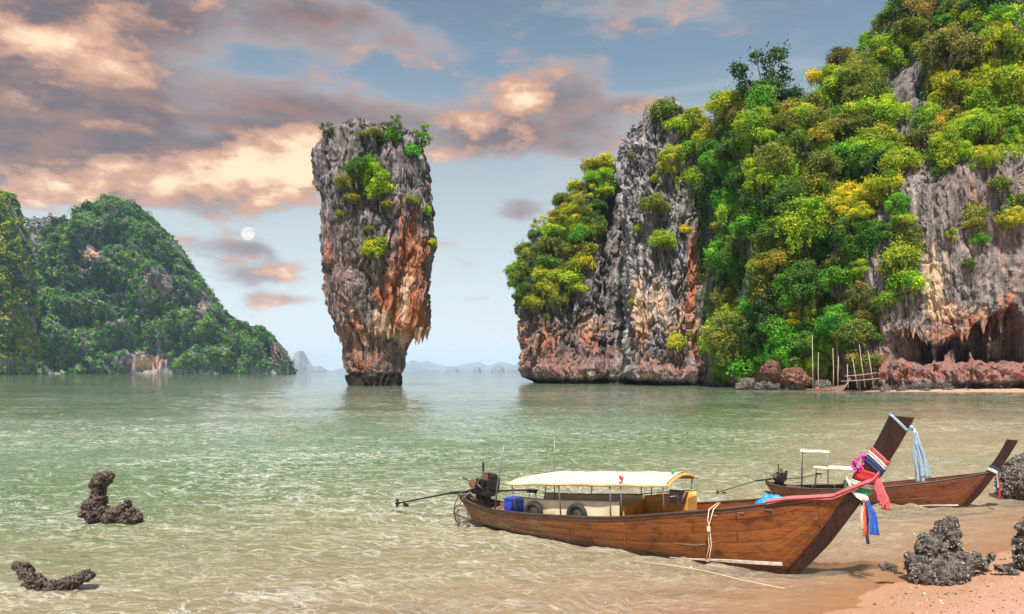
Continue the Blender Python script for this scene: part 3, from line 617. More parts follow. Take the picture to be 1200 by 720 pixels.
# bare rock windows in the mountainside forest (px, py, half w, half h)
BARE = [(1060, 108, 21, 42), (1048, 150, 18, 14), (1085, 62, 16, 18), (1130, 40, 10, 14), (1078, 95, 10, 24)]
def acc_m(c, n):
    X, Z = to_px(c); ok = (c[:, 2] > 6 + 3 * fbm(c / 8, 2)) & (n[:, 1] < .5) & (X < 1330)
    for (a, b, e, f) in BARE: ok &= ((X - a) / e) ** 2 + ((Z - b) / f) ** 2 > 1
    return ok
carpet('mountain_undergrowth', MOUNT, 9000, 1.9, 20, .32, g('dark green', 'mid green', 'bright green', 'olive', 'dark green'), acc_m, seed=8)

def patchy(lst, rough, cut):
    def f(c, n): return (spots(c, lst) + fbm(c / rough, 3) * .35 > cut) & (c[:, 2] > 9)
    return f
carpet('cliff_growth', CLIFF, 1700, 1.0, 16, .24, g('olive', 'bright green', 'lime', 'yellow-green'), patchy([(1055, 300, 22, 60, .8), (1130, 182, 80, 16, .8), (1190, 250, 16, 26, .7), (1150, 268, 22, 30, .45), (1032, 370, 14, 26, .45), (1125, 230, 30, 30, .25)], 4, .5), seed=12)
carpet('crag_growth', CRAG, 900, .9, 16, .24, g('olive', 'bright green', 'lime', 'yellow-green'), patchy([(820, 180, 26, 50, .8), (780, 150, 20, 30, .5), (812, 225, 22, 24, .5), (775, 262, 22, 30, .4), (842, 300, 8, 80, .5)], 4, .5), seed=13)
# ---- trees: hand-placed leaders first
LEAD = [(893, 95, 84, 'dark green', 'open'), (862, 92, 34, 'mid green', 'open'), (925, 118, 48, 'dark green', 'flat'), (852, 126, 56, 'yellow-green', 'dome'), (880, 150, 54, 'lime', 'round'), (905, 190, 58, 'olive', 'dome'),
    (948, 262, 92, 'lime', 'big'), (985, 380, 70, 'bright green', 'big'), (866, 392, 84, 'olive', 'big'), (985, 330, 62, 'bright green', 'dome'), (895, 330, 56, 'olive', 'tall'), (905, 275, 50, 'mid green', 'dome'),
    (882, 262, 54, 'bright green', 'dome'), (862, 300, 46, 'mid green', 'round'), (935, 330, 56, 'mid green', 'round'), (945, 385, 44, 'mid green', 'tall'), (1018, 185, 80, 'lime', 'big'), (1056, 190, 50, 'yellow-green', 'dome'), (965, 195, 54, 'olive', 'dome'),
    (1005, 95, 66, 'olive', 'big'), (985, 70, 40, 'brownish olive', 'dome'), (968, 88, 44, 'yellow-green', 'flat'), (1042, 52, 44, 'lime', 'flat'), (1052, 20, 60, 'dark green', 'open'), (1112, 60, 74, 'brownish olive', 'dome'), (1118, 108, 58, 'yellow-green', 'round'),
    (1145, 150, 62, 'lime', 'big'), (1185, 30, 70, 'lime', 'open'), (1180, 100, 66, 'yellow-green', 'dome'), (1168, 20, 44, 'bright green', 'dome'), (1080, 20, 60, 'brownish olive', 'round'), (1125, 12, 50, 'olive', 'dome'), (1186, 62, 50, 'olive', 'dome'), (1192, 130, 50, 'olive', 'round'),
    (1142, 48, 44, 'mid green', 'open'), (1108, 150, 48, 'yellowish', 'round'), (1182, 138, 16, 'rusty', 'round'), (952, 145, 50, 'olive', 'dome'), (918, 222, 46, 'yellow-green', 'tall'), (930, 165, 42, 'mid green', 'round'), (985, 150, 46, 'olive', 'dome'),
    (1005, 130, 50, 'lime', 'flat'), (838, 190, 44, 'bright green', 'dome'), (846, 232, 40, 'bright green', 'round'), (868, 212, 46, 'mid green', 'dome'), (878, 430, 50, 'bright green', 'shrub'), (835, 402, 34, 'yellow-green', 'shrub'), (918, 418, 36, 'mid green', 'shrub'), (975, 418, 36, 'bright green', 'shrub'), (998, 290, 40, 'mid green', 'tall'), (852, 330, 40, 'mid green', 'tall'), (858, 372, 44, 'yellow-green', 'round'), (850, 415, 38, 'olive', 'dome'), (850, 285, 36, 'bright green', 'round'), (856, 250, 40, 'lime', 'dome'), (846, 442, 28, 'mid green', 'shrub')]
for a in LEAD: plant(*a, only=('mount', 'cave'))
def fill(poly, spacing, sizes, cols, kinds, only, tries=4000, seed=1, name='tree', sep=.30, sq=(0.8, 1.1), info=None, limit=999):
    R_ = random.Random(seed); xs = [p[0] for p in poly]; ys = [p[1] for p in poly]; k_ = 0
    def inside(x, y):
        c = False; j = len(poly) - 1
        for i in range(len(poly)):
            if (poly[i][1] > y) != (poly[j][1] > y) and x < (poly[j][0] - poly[i][0]) * (y - poly[i][1]) / (poly[j][1] - poly[i][1]) + poly[i][0]: c = not c
            j = i
        return c
    mine = []
    for _ in range(tries):
        if k_ >= limit: break
        x = R_.uniform(min(xs), max(xs)); y = R_.uniform(min(ys), max(ys))
        if not inside(x, y): continue
        if only[0] in ('mount',) and any(((x - a) / e) ** 2 + ((y - b) / f) ** 2 < 1 for (a, b, e, f) in BARE): continue
        if any((x - p[1]) ** 2 + (y - p[2]) ** 2 < (sep * (p[3] * .5 + spacing)) ** 2 for p in PLACED): continue
        if any((x - p[0]) ** 2 + (y - p[1]) ** 2 < spacing ** 2 for p in mine): continue
        if only[0] == 'mount':
            q_ = float(perlin(np.array([[x / 62, y / 62, 3.3]]))[0]) + R_.gauss(0, .22) + (.25 if y < 170 else -.15 if 230 < y < 400 and x > 880 else 0)
            cols = ['yellow-green', 'lime', 'yellow-green', 'yellowish', 'olive', 'brownish olive'] if q_ > .22 else ['lime', 'olive', 'yellow-green', 'mid green'] if q_ > -.08 else ['bright green', 'mid green', 'lime', 'bright green'] if q_ > -.38 else ['mid green', 'dark green', 'dark green']
        if plant(x, y, R_.uniform(*sizes), R_.choice(cols), R_.choice(kinds), only, sq=R_.uniform(*sq), name=name, info=info): mine.append((x, y)); k_ += 1
fill([(835, 165), (850, 115), (950, 118), (975, 80), (1010, 45), (1035, 5), (1200, 5), (1215, 160), (1085, 175), (1045, 215), (1018, 240), (1012, 440), (842, 440), (846, 300)], 18, (24, 58),
     ['yellow-green', 'lime', 'lime', 'olive', 'bright green', 'mid green', 'lime', 'olive', 'mid green', 'bright green', 'yellow-green', 'yellow-green', 'brownish olive'], ['dome', 'round', 'round', 'tall', 'dome', 'flat'], ('mount', 'cave'), seed=2, sep=.36, limit=185)
# shrubs and small trees on the cave cliff
for a in [(1056, 300, 38, 'yellow-green', 'shrub'), (1062, 330, 40, 'lime', 'shrub'), (1040, 350, 30, 'lime', 'shrub'), (1030, 270, 30, 'mid green', 'round'), (1045, 315, 32, 'olive', 'shrub'), (1072, 275, 28, 'olive', 'tall'), (1058, 258, 26, 'lime', 'shrub'), (1050, 240, 34, 'bright green', 'round'), (1190, 256, 40, 'yellowish', 'dome'), (1148, 280, 22, 'bright green', 'shrub'),
          (1142, 262, 22, 'olive', 'shrub'), (1115, 275, 20, 'yellow-green', 'open'), (1152, 250, 18, 'olive', 'open'), (1172, 215, 26, 'olive', 'shrub'), (1135, 308, 16, 'mid green', 'shrub'), (1030, 395, 18, 'bright green', 'shrub'), (1100, 200, 20, 'mid green', 'shrub'), (1198, 235, 26, 'olive', 'shrub'), (1092, 172, 24, 'olive', 'shrub'), (1125, 175, 28, 'lime', 'round'), (1158, 185, 26, 'yellow-green', 'round'), (1190, 168, 34, 'olive', 'dome')]:
    plant(*a, only=('cave', 'mount'), name='shrub')
# headland lobe
fill([(600, 325), (608, 298), (628, 268), (655, 228), (690, 196), (722, 178), (728, 210), (700, 250), (690, 300), (668, 330), (655, 352), (625, 360), (606, 345)], 13.5, (24, 38), ['olive', 'yellow-green', 'olive', 'yellowish', 'mid green', 'lime', 'yellow-green'], ['dome', 'round', 'shrub', 'flat', 'open'], ('headland',), seed=3, sep=.3, limit=70)
for a in [(683, 275, 36, 'bright green', 'dome'), (630, 345, 24, 'olive', 'shrub'), (640, 372, 14, 'olive', 'shrub'), (700, 262, 24, 'olive', 'shrub'), (608, 322, 26, 'olive', 'open'), (645, 228, 26, 'dark green', 'open'), (718, 180, 22, 'brownish olive', 'open'), (676, 338, 22, 'yellow-green', 'shrub')]: plant(*a, only=('headland',))
# crag
for a in [(778, 128, 34, 'olive', 'shrub'), (790, 148, 28, 'lime', 'shrub'), (788, 185, 36, 'yellow-green', 'round'), (812, 212, 46, 'lime', 'dome'), (765, 242, 40, 'olive', 'dome'), (722, 272, 26, 'lime', 'shrub'), (728, 292, 24, 'yellow-green', 'shrub'), (778, 282, 38, 'lime', 'dome'), (800, 270, 20, 'yellow-green', 'shrub'), (812, 145, 40, 'yellow-green', 'round'), (828, 165, 44, 'yellow-green', 'dome'), (806, 175, 30, 'bright green', 'shrub'), (836, 200, 34, 'bright green', 'shrub'),
          (795, 400, 28, 'yellow-green', 'shrub'), (812, 392, 16, 'olive', 'shrub'), (740, 182, 12, 'olive', 'shrub'), (828, 330, 16, 'olive', 'shrub'), (742, 355, 12, 'yellow-green', 'shrub'), (770, 210, 16, 'lime', 'shrub'), (818, 128, 30, 'bright green', 'open'), (748, 268, 14, 'lime', 'shrub'), (828, 240, 22, 'olive', 'shrub')]: plant(*a, only=('crag',), name='shrub' if a[4] == 'shrub' else 'tree')
# shrubs on the rock tower
for a in [(436, 205, 40, 'lime', 'dome'), (418, 196, 34, 'mid green', 'dome'), (406, 214, 26, 'olive', 'shrub'), (446, 222, 36, 'lime', 'shrub'), (412, 232, 20, 'olive', 'shrub'), (430, 190, 24, 'bright green', 'shrub'), (455, 240, 18, 'olive', 'shrub'), (436, 292, 34, 'yellow-green', 'shrub'), (448, 284, 18, 'lime', 'shrub'), (398, 250, 12, 'olive', 'shrub'), (460, 158, 22, 'bright green', 'shrub'), (440, 156, 18, 'olive', 'shrub'), (432, 268, 14, 'olive', 'shrub'),
          (462, 146, 26, 'mid green', 'open'), (492, 160, 36, 'bright green', 'open'), (484, 178, 24, 'bright green', 'shrub'), (382, 150, 20, 'mid green', 'open'), (498, 246, 20, 'lime', 'shrub'), (506, 284, 12, 'yellow-green', 'shrub'), (509, 198, 12, 'bright green', 'open'), (446, 165, 14, 'dark green', 'shrub'), (488, 236, 14, 'olive', 'shrub'), (426, 158, 14, 'olive', 'shrub'), (480, 232, 10, 'lime', 'shrub')]: plant(*a, only=('tower',), name='shrub')

# ---- labels for trees and shrubs: colour, size, place; ties are ordered within their place
ZONES = {'tower': 'on the lone rock tower', 'headland': 'on the far left lobe of the headland', 'crag': 'on the pale crag'}
def zone(p):
    e, px, py, wpx, col_, kind, tag = p
    if tag in ZONES:
        if tag == 'tower': return 'on the rock tower ' + ('top' if py < 182 else 'side, lower middle' if py > 255 and px < 480 else 'right flank' if px > 470 else 'face')
        if tag == 'headland': return 'on the left headland lobe, ' + ('high' if py < 245 else 'middle' if py < 300 else 'low') + ' up'
        return 'on the pale crag ' + ('top' if py < 165 else 'upper face' if py < 235 else 'middle' if py < 315 else 'foot')
    if px > 1020 and py > 215: return 'growing on the cave cliff face'
    if px > 1085: return 'above the cave cliff, ' + ('near the rim' if py > 140 else 'middle of the slope' if py > 70 else 'top of the picture')
    if py > 375: return 'low in the wooded gully'
    if py > 300: return 'in the lower middle of the gully'
    if py > 225: return 'halfway up the wooded gully'
    if px < 955: return 'on the shoulder behind the crag' if py > 140 else 'on the skyline right of the crag'
    return 'on the slope above the gully' if py > 120 else 'on the steep skyline ridge'
SHAPE = {'dome': 'dome-crowned', 'round': 'round-crowned', 'tall': 'narrow', 'flat': 'flat-topped', 'open': 'sparse', 'big': 'large', 'shrub': 'low'}
def order(n_, i, words):
    if n_ == 2: return words[0] if i == 0 else words[1]
    w3 = ['first', 'second', 'third', 'fourth', 'fifth', 'sixth', 'seventh', 'eighth', 'ninth', 'tenth']
    return words[0] if i == 0 else words[1] if i == n_ - 1 else w3[min(i, 9)] + ' from left'
def label_trees():
    sets = {}
    for p in PLACED: sets.setdefault((zone(p), p[4], SHAPE[p[5]], p[0]['category']), []).append(p)
    for (z_, c_, s_, cat_), ps in sets.items():
        ps.sort(key=lambda p: p[1])
        for i, p in enumerate(ps):
            o_ = order(len(ps), i, ('leftmost', 'rightmost')) if len(ps) > 1 else ''
            p[0]['label'] = (f'{o_} {s_} {c_} {cat_} {z_}').strip()
            if len(ps) > 1 and 'from left' in o_: p[0]['label'] = f'{s_} {c_} {cat_}, {o_}, {z_}'
            p[0]['group'] = {'tower': 'shrubs on the rock tower', 'headland': 'trees on the left lobe of the headland', 'crag': 'trees and shrubs on the pale crag'}.get(p[6], 'trees of the wooded mountainside' if cat_ == 'tree' else 'shrubs on the cave cliff')
label_trees()
# ---------------------------------------------------------------- seabed, beach, water
SH0 = np.array([5.6, 14.3]); SHD = np.array([.80, .60]); SHD /= np.linalg.norm(SHD); SHN = np.array([SHD[1], -SHD[0]])
def bed(x, y):
    q = np.stack([x, y, x * 0], -1)
    wob = 1.0 * perlin(q / 6 + 3.3) + .35 * perlin(q / 1.7)
    dd = (x - SH0[0]) * SHN[0] + (y - SH0[1]) * SHN[1] + wob * .7
    z = np.where(dd > 0, .075 * dd, .085 * dd); z = np.where(dd > 9, .075 * 9 + .02 * (dd - 9), z)
    far_ = 1.0 - np.hypot((x - 122) / 40, (y - 178) / 9) ** 2; z2 = .6 * far_ + .25 * perlin(q / 3)
    z = np.maximum(np.maximum(z, -7), np.where(y > 60, z2, -9))
    bar = -.6 - 1.1 * ((x - .56 * y) / (.20 * np.maximum(y, 1) + 4)) ** 2 - 2.5 * (1 - sstep(y, 22, 40)) - 4 * sstep(y, 95, 150) + .25 * perlin(q / 9); z = np.maximum(z, np.where(y > 20, bar, -9))
    return z + .012 * perlin(q / .7) + .006 * perlin(q / .25)
def fan(nc, nr, y0, y1, tmax):
    y = np.concatenate([[-60, -20, -4, 2, 5], np.geomspace(y0, y1, nr)]); t = np.linspace(-1, 1, nc); t = np.sign(t) * np.abs(t) ** 1.15 * tmax
    Tm, Ym = np.meshgrid(t, y); sc_ = np.maximum(Ym, 8) ; X = Tm * sc_
    X = X + np.sign(Tm) * 90 * np.clip((np.abs(Tm) / tmax - .82) / .18, 0, 1) ** 2
    return X.ravel(), Ym.ravel(), grid_faces(len(y), nc)
M_SAND, n = mat('wet peach sand'); tcn = n.node('ShaderNodeNewGeometry').outputs['Position']
f1 = n.noise(tcn, 1.2, 5, .6); f2 = n.noise(tcn, 30, 6, .8); sp = n.node('ShaderNodeSeparateXYZ'); n.put(sp.inputs[0], tcn)
wet = n.mapr(n.m('ADD', sp.outputs[2], n.m('MULTIPLY_ADD', f1, .2, -.1)), .02, .22)
c = n.mix(wet, n.mix(f1, (.52, .29, .17), (.60, .36, .22)), n.mix(f1, (.50, .27, .185), (.64, .38, .28)))
c = n.mix(n.mapr(f2, .35, .7, .1, .8), c, n.mix(n.mapr(f2, .62, .75), (.26, .13, .09), (.76, .58, .48)))
principled(n, c, n.mapr(wet, 0, 1, .35, .85), n.bump(n.m('ADD', f2, f1), .9, .03), .4)
X, Y, Qs = fan(420, 440, 8, 23900, 1.2)
link("ground", mesh_np('ground', np.stack([X, Y, bed(X, Y)], -1), Qs, True), M_SAND); meta(bpy.data.objects['ground'], kind='structure')

def waves(x, y, sp_):
    r = np.random.default_rng(21); h = np.zeros_like(x); q = np.stack([x, y, x * 0], -1)
    wx = x + 1.1 * perlin(q / 5) + .35 * perlin(q / 1.6 + 9); wy = y + 1.1 * perlin(q / 5 + 33) + .35 * perlin(q / 1.6 + 4)
    for lam, a, cnt, spread in ((7, .030, 4, .5), (3.2, .024, 5, .7), (1.7, .017, 6, .9), (.9, .0105, 7, 1.1), (.5, .0055, 7, 1.4)):
        for _ in range(cnt):
            th = math.radians(-78) + r.normal() * spread * .55; L = lam * r.uniform(.75, 1.3); k_ = 2 * np.pi / L
            s_ = np.sin(k_ * (wx * math.cos(th) + wy * math.sin(th)) + r.random() * 6.28)
            h += a * 1.5 * 1.5 * (.6366 - np.abs(s_)) * np.clip((L / sp_ - 2) / 3, 0, 1)
    m = .75 + .5 * perlin(q / 11 + 70); return h * m
M_WATER, n = mat('turbid sea water'); pos = n.node('ShaderNodeNewGeometry').outputs['Position']
dep = n.attr('depth'); dist = n.v('LENGTH', pos)
big = n.noise(n.mapping(pos, (.55, .95, 1)), .16, 11, .60, .4); fine = n.noise(n.mapping(pos, (3.2, 7, 1)), 1.0, 5, .62, .5); mid = n.noise(n.mapping(pos, (1.1, 3.0, 1)), 1.0, 6, .6, .9)
h = n.m('ADD', n.m('MULTIPLY', big, n.mapr(dist, 14, 60, 2.7, .30)), n.m('ADD', n.m('MULTIPLY', fine, n.mapr(dist, 25, 110, .17, 0)), n.m('MULTIPLY', mid, n.mapr(dist, 20, 70, .55, .03))))
nrm = n.bump(h, 1.0, 1.0)
silt = n.noise(n.mapping(pos, (.05, .11, 1)), 1, 5, .6, .5)
dm = n.m('ADD', dep, n.m('MULTIPLY_ADD', silt, 1.1, -.55))
col = n.ramp(n.mapr(dm, 0, 3.2, 0, 1, False), [(0, (.54, .40, .28)), (.16, (.33, .275, .17)), (.32, (.21, .20, .11)), (.5, (.12, .155, .07)), (.7, (.08, .135, .05)), (1, (.10, .16, .085))])
glint_noise = n.noise(n.mapping(pos, (.55, 1.2, 1)), 2.4, 8, .68, .6); patch = n.noise(n.mapping(pos, (.03, .05, 1)), 1, 4, .6, .6)
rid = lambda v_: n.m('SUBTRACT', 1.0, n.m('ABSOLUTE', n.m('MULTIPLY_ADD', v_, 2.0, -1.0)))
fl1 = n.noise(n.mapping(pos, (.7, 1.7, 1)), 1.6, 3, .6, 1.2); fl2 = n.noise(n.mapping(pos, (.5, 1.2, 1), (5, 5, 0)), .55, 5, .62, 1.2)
glint_mask = n.m('MULTIPLY', n.m('MAXIMUM', n.mapr(rid(fl1), .93, 1.0), n.mapr(rid(fl2), .95, 1.0)), n.mapr(n.m('ADD', patch, n.m('MULTIPLY', glint_noise, .5)), .58, .95, .10, .66))
col = n.mix(glint_mask, col, (.80, .80, .74))  # thin pale glints of sky on the ripples, painted into the water colour
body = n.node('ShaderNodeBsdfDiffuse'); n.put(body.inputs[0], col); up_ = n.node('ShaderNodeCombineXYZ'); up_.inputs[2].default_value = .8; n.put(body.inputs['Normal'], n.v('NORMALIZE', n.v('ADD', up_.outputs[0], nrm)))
tp = n.node('ShaderNodeBsdfTransparent'); tp.inputs[0].default_value = (.92, .86, .74, 1)
turb = n.m('SUBTRACT', 1.0, n.m('EXPONENT', n.m('MULTIPLY', n.m('MAXIMUM', dep, 0), -2.4)))
mx = n.node('ShaderNodeMixShader'); n.put(mx.inputs[0], turb); n.l.new(tp.outputs[0], mx.inputs[1]); n.l.new(body.outputs[0], mx.inputs[2])
gl = n.node('ShaderNodeBsdfGlossy'); gl.inputs['Roughness'].default_value = .04; n.put(gl.inputs['Normal'], nrm)
fr = n.node('ShaderNodeFresnel'); fr.inputs[0].default_value = 1.78; n.put(fr.inputs['Normal'], nrm)
mx2 = n.node('ShaderNodeMixShader'); n.put(mx2.inputs[0], n.m('MULTIPLY', fr.outputs[0], n.m('SUBTRACT', 1.0, n.node('ShaderNodeNewGeometry').outputs['Backfacing']))); n.l.new(mx.outputs[0], mx2.inputs[1]); n.l.new(gl.outputs[0], mx2.inputs[2])
n.l.new(mx2.outputs[0], n.out.inputs[0])
X, Y, Qw = fan(760, 940, 9, 23900, 1.15)
spx = np.maximum(np.abs(Y), 8) * .0081
Zw = waves(X, Y, spx) * (np.abs(Y) < 2000); B_ = bed(X, Y)
Zw *= np.clip(-B_ / .20, .15, 1)
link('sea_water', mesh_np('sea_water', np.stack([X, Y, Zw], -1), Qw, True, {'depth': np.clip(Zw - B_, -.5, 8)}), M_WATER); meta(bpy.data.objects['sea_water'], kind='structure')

# ---- sea haze: one even volume round everything
hm, n = mat('haze'); v_ = n.node('ShaderNodeVolumePrincipled'); v_.inputs['Color'].default_value = (.50, .72, 1, 1); v_.inputs['Density'].default_value = 4e-5; v_.inputs['Anisotropy'].default_value = .1
n.l.new(v_.outputs[0], n.out.inputs['Volume'])
b = MB(); b.box((0, 11900, 245), (60000, 24400, 540)); hz = b.build('haze', hm); meta(hz, kind='stuff')
# the moon, far outside the haze
b = MB(); mp = W(290.5, 274, 40000); b.sphere((0, 0, 0), 7.6 / F * 40000, 48, 32)
mm, n = mat('moon rock'); o_ = n.node('ShaderNodeTexCoord').outputs['Object']; f = n.noise(o_, .006, 5, .6)
em = n.node('ShaderNodeEmission'); n.put(em.inputs[0], n.mix(n.mapr(f, .42, .62), (.95, .92, .86), (.72, .72, .70))); em.inputs[1].default_value = .62; n.l.new(em.outputs[0], n.out.inputs[0])
moon = b.build('moon', mm, smooth=True); moon.location = mp; meta(moon, 'small pale full moon hanging in the sky left of the rock tower', 'moon')
# ---------------------------------------------------------------- long-tail boats
def wood_hull(name, c0, c1, c2, worn=.5, rough=.38):
    m, n = mat(name); oc = n.node('ShaderNodeTexCoord').outputs['Object']; u = n.attr('strake'); sx = n.node('ShaderNodeSeparateXYZ'); n.put(sx.inputs[0], oc)
    cb = n.node('ShaderNodeCombineXYZ'); n.put(cb.inputs[0], sx.outputs[0]); n.put(cb.inputs[1], u)
    br = n.node('ShaderNodeTexBrick'); n.put(br.inputs[0], cb.outputs[0]); br.offset = .37; br.inputs['Scale'].default_value = 1; br.inputs['Brick Width'].default_value = 2.7; br.inputs['Row Height'].default_value = 1
    br.inputs['Mortar Size'].default_value = .012; br.inputs['Mortar Smooth'].default_value = .4; br.inputs['Color1'].default_value = (.1, .1, .1, 1); br.inputs['Color2'].default_value = (.9, .9, .9, 1); br.inputs['Mortar'].default_value = (.5, .5, .5, 1)
    sd = n.m('ABSOLUTE', n.m('SUBTRACT', u, n.m('ROUND', u))); seam = n.mapr(sd, .015, .05, 1, 0)
    gr = n.noise(n.mapping(oc, (1.1, 9, 22)), 1, 7, .62, .6); bl = n.noise(n.mapping(oc, (1.0, 1, 1.8)), 1.6, 6, .6, .3); fine = n.noise(n.mapping(oc, (4, 30, 70)), 1, 4, .6)
    c = n.mix(n.mapr(gr, .3, .7), c0, c1); tone = n.node('ShaderNodeSeparateColor'); n.put(tone.inputs[0], br.outputs['Color'])
    c = n.mix(n.m('MULTIPLY', tone.outputs[0], .55), c, c2); c = n.mix(n.mapr(bl, .52, .7, 0, .75), c, tuple(x * .33 for x in c0))
    aft = n.mapr(sx.outputs[0], 5.5, .5, 0, worn); c = n.mix(n.m('MULTIPLY', aft, n.mapr(gr, .42, .62)), c, (.24, .185, .13))
    c = n.mix(n.mapr(fine, .6, .75, 0, .5), c, (.05, .018, .01)); c = n.mix(n.m('MULTIPLY', n.m('MAXIMUM', br.outputs['Fac'], n.m('MULTIPLY', seam, n.mapr(bl, .3, .6, .45, 1))), .9), c, (.015, .008, .006))
    dirt = n.noise(n.mapping(oc, (2.2, 2, 5)), 1, 7, .68, .5); c = n.mix(n.mapr(dirt, .5, .68, 0, .7), c, (.05, .022, .014))
    wl = n.mapr(n.m('ADD', sx.outputs[2], n.m('MULTIPLY_ADD', bl, .22, -.11)), .02, .17); c = n.mix(wl, (.05, .014, .010), c)
    principled(n, c, n.mapr(dirt, .3, .7, rough * .8, rough * 1.9), n.bump(n.m('ADD', gr, n.m('MULTIPLY', br.outputs['Fac'], -1.5)), .35, .01), .5); return m
M_HULL = wood_hull('varnished red planks', (.075, .015, .005), (.23, .065, .012), (.36, .125, .028), .75, .22)
M_HULL2 = wood_hull('dark red planks', (.075, .016, .007), (.17, .04, .012), (.24, .065, .02), .2)
M_HULL3 = wood_hull('bleached planks', (.22, .13, .10), (.33, .21, .17), (.40, .27, .21), .3, .8)
M_STEM = simple('dark stem wood', (.022, .008, .006), .3, .5, 3, bump=.4, stretch=(4, 4, 1)); M_STEM3 = simple('grey stem wood', (.25, .16, .13), .8, .4, 4)
M_RAIL = simple('dark gunwale', (.045, .028, .022), .5, .5, 6, bump=.4, stretch=(.3, 1, 1)); M_DECK = simple('deck boards', (.20, .12, .075), .7, .4, 5, bump=.5, stretch=(.2, 3, 1))
M_CREAM = simple('cream canvas', (.58, .51, .39), .85, .22, 2.2, bump=.4); M_YEL = simple('ochre canvas lining', (.46, .27, .08), .8, .15, 3); M_PANEL = simple('cream vinyl panel', (.62, .50, .34), .6, .12, 3, bump=.3)
M_ORB = simple('orange seat board', (.58, .27, .06), .6, .2, 4); M_BAM = simple('bamboo', (.50, .34, .17), .6, .3, 4, stretch=(.5, 3, 3)); M_ALU = simple('grey pipe', (.20, .20, .20), .45, .15, 9, metal=.7)
M_IRON = simple('oily black iron', (.022, .021, .022), .38, .5, 12, metal=.4, bump=.5); M_RUST = simple('rusty steel', (.20, .09, .05), .7, .5, 12, metal=.3, bump=.4); M_RUB = simple('black rubber', (.018, .018, .018), .75, .3, 20, bump=.3)
M_BLUE = simple('blue plastic', (.015, .04, .34), .4, .25, 7); M_TARP = simple('sky blue tarpaulin', (.03, .25, .60), .5, .25, 9); M_WHT = simple('chipped white paint', (.66, .60, .52), .6, .25, 12, bump=.3)
M_GREY = simple('grey towel', (.42, .37, .38), .95, .3, 14); M_HOSE = simple('dirty hose', (.16, .10, .085), .6, .4, 12); M_ROPE = simple('pale rope', (.60, .48, .36), .9, .25, 60, bump=.5)
def cloth(name, c, r=.7): return simple(name, c, r, .3, 14, bump=.4)
M_PINK = cloth('faded pink cloth', (.50, .10, .11)); M_RED = cloth('red cloth', (.45, .02, .025)); M_WHITE = cloth('off-white cloth', (.58, .52, .45)); M_NAVY = cloth('navy cloth', (.018, .03, .13)); M_GRN = cloth('green cloth', (.02, .28, .12))
M_RBLUE = cloth('blue tassel', (.02, .09, .42)); M_ORG = cloth('orange ribbon', (.70, .13, .03)); M_MAG = simple('magenta petals', (.62, .06, .36), .6, .4, 30); M_SILV, n = mat('sequinned silver blue cloth')
o_ = n.node('ShaderNodeTexCoord').outputs['Object']; f = n.noise(o_, 70, 3, .6); principled(n, n.mix(n.mapr(f, .45, .65), (.16, .30, .42), (.75, .84, .90)), .35, n.bump(f, .6, .01), .6, .35)

